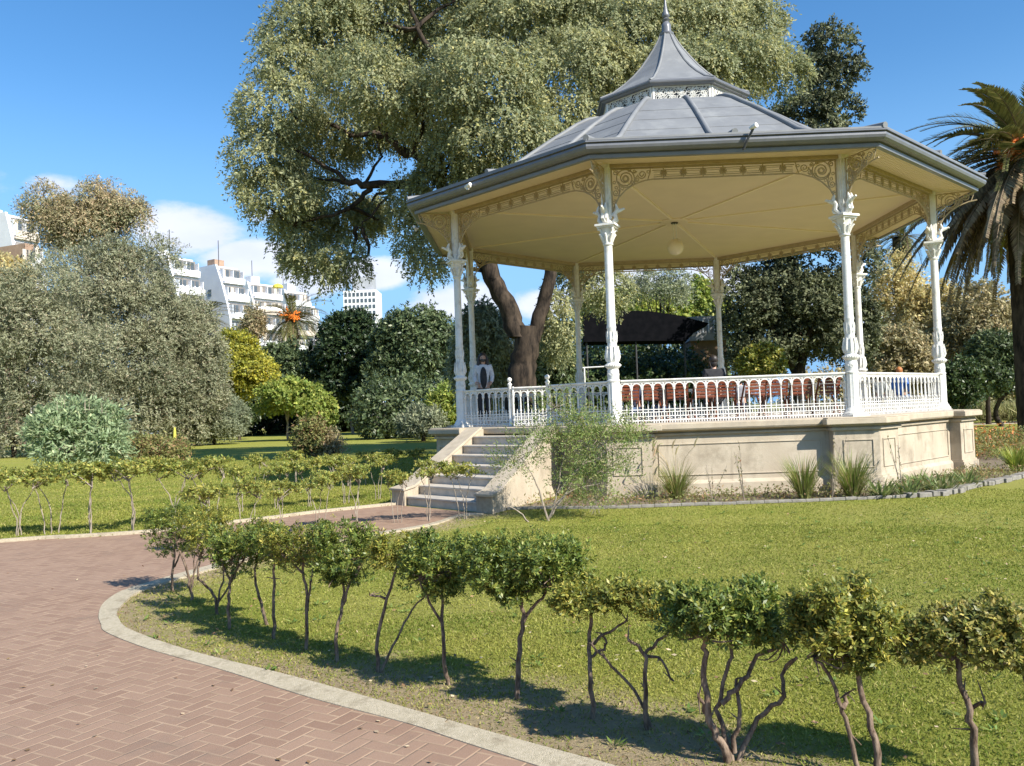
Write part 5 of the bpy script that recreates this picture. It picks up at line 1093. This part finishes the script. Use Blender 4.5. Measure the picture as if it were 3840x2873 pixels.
def reed(label, x, d, h, n, seed):
    rs = np.random.RandomState(seed); g = gdep(x, d); o = thing('ornamental_grass', label, 'grass clump', tuple(g), 0, 'pale ornamental grass clumps beyond the right railing'); P = rs.normal(size=(n, 3)) * [.75, .5, 0]; P[:, 2] = rs.rand(n) * h * .45; D = unit(rs.normal(size=(n, 3)) * .45 + [0, 0, 1]); quad_mesh('blades', leafquads(P, D, unit(rs.normal(size=(n, 3))), h * rs.uniform(.4, .75, n), .05), LM['reed'], o)
for i, x in enumerate((2075, 2115, 2155, 2200, 2245)): reed(('leftmost pale grass clump beyond the right railing', 'second pale grass clump right of the bandstand', 'third pale grass clump right of the bandstand', 'pale grass clump under the palm', 'pale grass clump cut off by the right edge')[i], x, 50 - i * .5, 1.35, 700, 500 + i)

# ---------------------------------------------------------------- lawn blades near the camera, fallen leaves
rs = np.random.RandomState(7)
def blades(n, cx, cy, sx, sy, L, Wd, mat, name, keepfn=None):
    pass
lawnpoly = np.vstack([KIw, EDGE[:1], EDGE, [[14, -6], [14, -22], [2, -26]]])
cand = []
for (n, r0_, r1_) in ((210000, 2.6, 7.0), (170000, 7.0, 12.0), (90000, 12.0, 17.0)):
    r = np.sqrt(rs.uniform(r0_ ** 2, r1_ ** 2, n)); a = rs.uniform(math.radians(46), math.radians(128), n); a += (rs.rand(n) < .3) * rs.normal(size=n) * .12; cand.append(np.stack([CAM[0] + r * np.cos(a) , CAM[1] + r * np.sin(a), r], 1))
cand = np.concatenate(cand); cand = cand[inside(cand[:, :2], lawnpoly)]
dist = cand[:, 2]; dr = dryness(cand[:, :2]); cl_ = .5 + .5 * np.sin(cand[:, 0] * 3.1 + np.sin(cand[:, 1] * 2.3)) * np.sin(cand[:, 1] * 2.7 + np.sin(cand[:, 0] * 1.9))
cand = cand[(rs.rand(len(cand)) < np.clip(1.0 - dr * 1.25 + .3 * cl_, .12, 1))]; n = len(cand); dist = cand[:, 2]
P = np.concatenate([cand[:, :2], np.full((n, 1), -.002)], 1); D = unit(rs.normal(size=(n, 3)) * [.75, .75, .1] + [0, 0, .75]); Lb = rs.uniform(.014, .034, n) * (1 + .0 * dist); wd_ = .0035 + .0006 * dist
GRASS = leafmat('grass_blades', (.165, .205, .038), (.295, .295, .065), (.40, .36, .13), .12, .9, .3, .7, .15, .25)
tag(quad_mesh('grass_blades', leafquads(P, D, unit(rs.normal(size=(n, 3)) * [1, 1, .3]), Lb, wd_), GRASS), kind='stuff')
q = rs.uniform([-9, -20], [0, -11], (160000, 2)); q = q[inside(q, lawnpoly)]; dq = dryness(q); q = q[rs.rand(len(q)) < np.clip(dq * 1.1 - .15, 0, 1)][:42000]; n = len(q)
tag(quad_mesh('dry_grass', leafquads(np.concatenate([q, np.zeros((n, 1))], 1), unit(rs.normal(size=(n, 3)) * [1, 1, .25] + [0, 0, .35]), unit(rs.normal(size=(n, 3)) * .6 + [0, 0, 1]), rs.uniform(.012, .032, n), .0065), leafmat('dry_grass_blades', (.24, .24, .08), (.42, .33, .17), (.20, .13, .07), .3, 1.5, .25, .7, .15, .3)), kind='stuff')
# far lawn side strip by the far kerb
q = np.concatenate([rs.uniform([-14, -10], [-5, -3], (60000, 2)), rs.uniform([-24, -9], [-5.5, 14], (150000, 2))]); farlawn = np.vstack([FOw[7:], [[-6.6, -4], [-6.6, 14], [-24, 14], [-24, -9.5]]]); q = q[inside(q, farlawn)]; n = len(q)
tag(quad_mesh('grass_fringe', leafquads(np.concatenate([q, np.zeros((n, 1))], 1), unit(rs.normal(size=(n, 3)) * [.7, .7, .1] + [0, 0, .8]), unit(rs.normal(size=(n, 3)) * [1, 1, .3]), rs.uniform(.03, .06, n), .016), GRASS), kind='stuff')
# fallen leaves and grit
n = 1100; r = rs.uniform(3.2, 13, n); a = rs.uniform(math.radians(55), math.radians(135), n); P = np.stack([CAM[0] + r * np.cos(a), CAM[1] + r * np.sin(a), np.full(n, .03)], 1); P = P[~inside(P[:, :2], bed)]; n = len(P)
onp = ~inside(P[:, :2], lawnpoly); keep = ~onp | (rs.rand(n) < .25); P = P[keep]; onp = onp[keep]; P[onp, 2] = .012; n = len(P)
tag(quad_mesh('fallen_leaves', leafquads(P, unit(rs.normal(size=(n, 3)) * [1, 1, .15]), unit(rs.normal(size=(n, 3)) * .3 + [0, 0, 1]), rs.uniform(.02, .05, n), .022), leafmat('dead_leaves', (.32, .20, .10), (.20, .12, .06), (.5, .4, .25), .3, 3, .1)), kind='stuff')

q = rs.uniform([-9, -19.5], [8, -8.5], (900, 2)); q = q[inside(q, lawnpoly)][:420]; k = 9
a = rs.uniform(0, 6.28, (len(q), k)); P = np.repeat(np.concatenate([q, np.full((len(q), 1), .012)], 1)[:, None], k, 1); D = np.stack([np.cos(a), np.sin(a), rs.uniform(.1, .7, a.shape)], 2); P = P + D * rs.uniform(0, .04, a.shape)[..., None] * [1, 1, 0]
tag(quad_mesh('lawn_weeds', leafquads(P.reshape(-1, 3), unit(D.reshape(-1, 3)), unit(rs.normal(size=(a.size, 3)) * .3 + [0, 0, 1]), rs.uniform(.03, .07, a.size), .018), leafmat('lawn_weed_leaves', (.09, .15, .03), (.16, .22, .05), (.25, .28, .08), .2, 2, .3)), kind='stuff')
# ---------------------------------------------------------------- chairs in the bandstand
def make_chair(label):
    o = thing('folding_chair', label, 'chair', (0, 0, 0), 0, 'wooden chairs along the front railing')
    m = MB(); [m.box((0, -.20 - .014 * i, .47 + .064 * i), (.40, .014, .05)) for i in range(5)]; m.build('backrest', WOODCH, o, bevel=.004)
    m = MB(); [m.box((0, -.14 + .075 * i, .43), (.40, .055, .016)) for i in range(5)]; m.build('seat', WOODCH, o, bevel=.004)
    for sx in (-.205, .205):
        m = MB(); m.bar((sx, .20, 0), (sx, -.27, .80), .022, .035); m.build('leg', WOODCH, o)
        m = MB(); m.bar((sx * .93, -.22, 0), (sx * .93, .18, .43), .022, .035); m.build('leg', WOODCH, o)
    return o
ch0 = make_chair('')
words = ['nearest the front left column', 'second', 'third', 'fourth', 'fifth', 'sixth', 'seventh', 'eighth', 'nearest the front right column']
for i in range(9):
    c = ch0 if i == 0 else copy_tree(ch0); c.location = (-1.92 + i * .48, -4.80 + .07 * math.sin(i * 2.1), F + .012); c.rotation_euler = (0, 0, .16 * math.sin(i * 2.7))
    c['label'] = ('reddish wooden slatted chair behind the front railing, ' + (words[i] if i in (0, 8) else words[i] + ' from the left'))

# ---------------------------------------------------------------- people
def skinned(name, joints, edges, mat, parent, sub=2, root=0):
    me = bpy.data.meshes.new(name); me.from_pydata([j[0] for j in joints], edges, []); o = link(name, me, mat, parent)
    sk = o.modifiers.new('skin', 'SKIN'); sk.use_smooth_shade = True
    if not me.skin_vertices:
        bpy.context.view_layer.objects.active = o
    lay = me.skin_vertices[0].data
    for i, j in enumerate(joints): r = j[1]; lay[i].radius = r if isinstance(r, tuple) else (r, r)
    lay[root].use_root = True
    ss = o.modifiers.new('sub', 'SUBSURF'); ss.levels = sub; ss.render_levels = sub
    return o
def person(label, loc, rz, pose, top, legs, hair, jacket=None, long_hair=False, scale=1.0, hairmat=None, mask=False):
    o = thing('person', label, 'person', loc, rz); o.scale = (scale,) * 3          # faces -y
    if pose == 'stand': hz, ky, kz, fy, base = .92, -.02, .48, 0, 0
    else: hz, ky, kz, fy, base = .50, -.42, .50, -.40, 0
    J = [((0, 0, hz), (.13, .10)), ((0, .0, hz + .22), (.125, .09)), ((0, .01, hz + .42), (.15, .10)), ((0, .01, hz + .53), (.07, .06)), ((0, 0, hz + .60), .052), ((0, -.015, hz + .67), (.075, .085)), ((0, -.02, hz + .76), (.078, .092)), ((0, -.01, hz + .82), (.05, .06))]
    E_ = [(0, 1), (1, 2), (2, 3), (3, 4), (4, 5), (5, 6), (6, 7)]
    for s in (-1, 1):
        b = len(J); J += [((s * .17, .01, hz + .50), .058), ((s * .225, .03, hz + .26), .043), ((s * .17, -.18 if pose != 'stand' else -.12, hz + .10), .034), ((s * .13, -.28 if pose != 'stand' else -.2, hz + .10), .028)]
        E_ += [(2, b), (b, b + 1), (b + 1, b + 2), (b + 2, b + 3)]
        h = b + 3; w = J[h][0]
        for q, (dx, ln) in enumerate(((-.028, .07), (-.010, .085), (.008, .08), (.026, .062))):
            i = len(J); J += [((w[0] + dx, w[1] - .055, w[2] - .01), .010), ((w[0] + dx * 1.1, w[1] - .055 - ln * .6, w[2] - .025), .009), ((w[0] + dx * 1.1, w[1] - .055 - ln, w[2] - .05), .007)]; E_ += [(h, i), (i, i + 1), (i + 1, i + 2)]
        i = len(J); J += [((w[0] - s * .04, w[1] - .02, w[2]), .011), ((w[0] - s * .055, w[1] - .06, w[2] - .01), .008)]; E_ += [(h, i), (i, i + 1)]
        b = len(J); J += [((s * .095, 0, hz - .06), .085), ((s * .10, ky, kz), .058), ((s * .10, fy + .02, .09), .042), ((s * .10, fy - .14, .035), (.04, .03))]
        E_ += [(0, b), (b, b + 1), (b + 1, b + 2), (b + 2, b + 3)]
    body = skinned('body', J, E_, SKIN, o)
    # clothes as slightly larger shells
    T_ = [((0, 0, hz - .04), (.150, .118)), ((0, 0, hz + .22), (.142, .108)), ((0, .01, hz + .42), (.168, .118)), ((0, .012, hz + .57), (.09, .08))]; ET = [(0, 1), (1, 2), (2, 3)]
    for s in (-1, 1): b = len(T_); T_ += [((s * .17, .01, hz + .505), .098), ((s * .225, .03, hz + .26), .058), ((s * .175, -.16 if pose != 'stand' else -.10, hz + .11), .046)]; ET += [(2, b), (b, b + 1), (b + 1, b + 2)]
    skinned('jacket' if jacket else 'shirt', T_, ET, jacket or top, o)
    if jacket: m = MB(); m.sphere((0, -.105, hz + .25), .1, 12, 10, (.85, .45, 2.7)); m.build('shirt', top, o, smooth=80)
    Lg = [((0, .0, hz - .0), (.142, .11))]; EL = []
    for s in (-1, 1): b = len(Lg); Lg += [((s * .095, 0, hz - .08), .10), ((s * .10, ky, kz), .075), ((s * .10, fy + .02, .13), .060)]; EL += [(0, b), (b, b + 1), (b + 1, b + 2)]
    skinned('trousers', Lg, EL, legs, o)
    hm = hairmat or HAIRM; m = MB(); m.sphere((0, .02, hz + .78), .105, 16, 10, (.92, 1.05, 1.0)); m.sphere((0, .045, hz + .70), .075, 14, 9, (1.0, .8, 1.2))
    if long_hair:
        for s in (-1, 1): m.tube([(s * .075, .0, hz + .80), (s * .10, -.01, hz + .68), (s * .11, -.02, hz + .56), (s * .10, -.03, hz + .46)], [.03, .045, .05, .02], 8)
        m.tube([(0, .07, hz + .80), (0, .09, hz + .65), (0, .08, hz + .5)], [.07, .09, .05], 10)
    m.build('hair', hm, o, smooth=80)
    m = MB(); m.sphere((0, -.035, hz + .725), .078, 16, 10, (.92, 1.0, 1.25)); m.build('face', SKIN, body, smooth=80)
    m = MB(); m.tube([(0, -.105, hz + .75), (0, -.125, hz + .715), (0, -.108, hz + .705)], [.008, .015, .01], 6); m.build('nose', SKIN, body, smooth=80)
    for s in (-1, 1):
        m = MB(); m.sphere((s * .03, -.103, hz + .752), .011, 8, 6); m.build('eye', HAIRM, body); m = MB(); m.sphere((s * .078, -.01, hz + .735), .02, 8, 6, (.5, 1, 1.4)); m.build('ear', SKIN, body)
    if mask: m = MB(); m.sphere((0, -.055, hz + .69), .072, 14, 8, (.95, 1.0, .75)); m.build('face_mask', BLACKM, o, smooth=80)
    else: m = MB(); m.tube([(-.022, -.104, hz + .682), (0, -.110, hz + .679), (.022, -.104, hz + .682)], .006, 5); m.build('mouth', solid('lips%d' % len(MATS), (.35, .13, .11)), body)
    return o
CB = solid('black_cloth', (.02, .02, .023), (.035, .035, .038), 12, .9); CW = solid('white_fleece', (.62, .63, .66), (.5, .52, .56), 14, .95); CJ = solid('blue_denim', (.10, .15, .26), (.07, .11, .2), 20, .9)
CBL = solid('blue_cloth', (.05, .18, .55), (.04, .13, .42), 10, .9); CG = solid('grey_cloth', (.42, .42, .44), (.30, .30, .32), 10, .9); CN = solid('navy_cloth', (.03, .035, .07), (.05, .06, .10), 10, .9); GING = solid('ginger_hair', (.45, .17, .04), (.3, .1, .03), 40, .6); CGR = solid('patterned_cloth', (.5, .5, .48), (.2, .22, .2), 22, .9)
FL = F + .012
person('standing person with long dark hair and a black mask in an open white jacket', (-4.93, -1.35, FL), .1, 'stand', CB, CB, None, CW, True, .97, None, True)
person('seated person in black seen from behind, head above the front railing', (.05, -3.6, FL), math.pi, 'sit', CB, CB, None, scale=.98)
person('seated person in navy and pale jeans behind the front railing, near the left column', (-1.70, -4.25, FL), math.pi, 'sit', CN, CJ, None, scale=.63)
person('seated person in dark grey beside the navy-dressed one, behind the front railing', (-1.15, -4.2, FL), math.pi + .2, 'sit', CB, CJ, None, scale=.62)
person('seated person in light grey in the middle of the row of chairs', (.42, -4.28, FL), math.pi - .2, 'sit', CG, CN, None, scale=.63)
person('small seated person in bright blue with ginger hair behind the right railing', (4.35, -2.6, FL), 2.4, 'sit', CBL, CJ, None, scale=.72, hairmat=GING)
person('small seated person in patterned grey next to the one in blue', (3.75, -3.0, FL), 2.6, 'sit', CGR, CN, None, scale=.62)
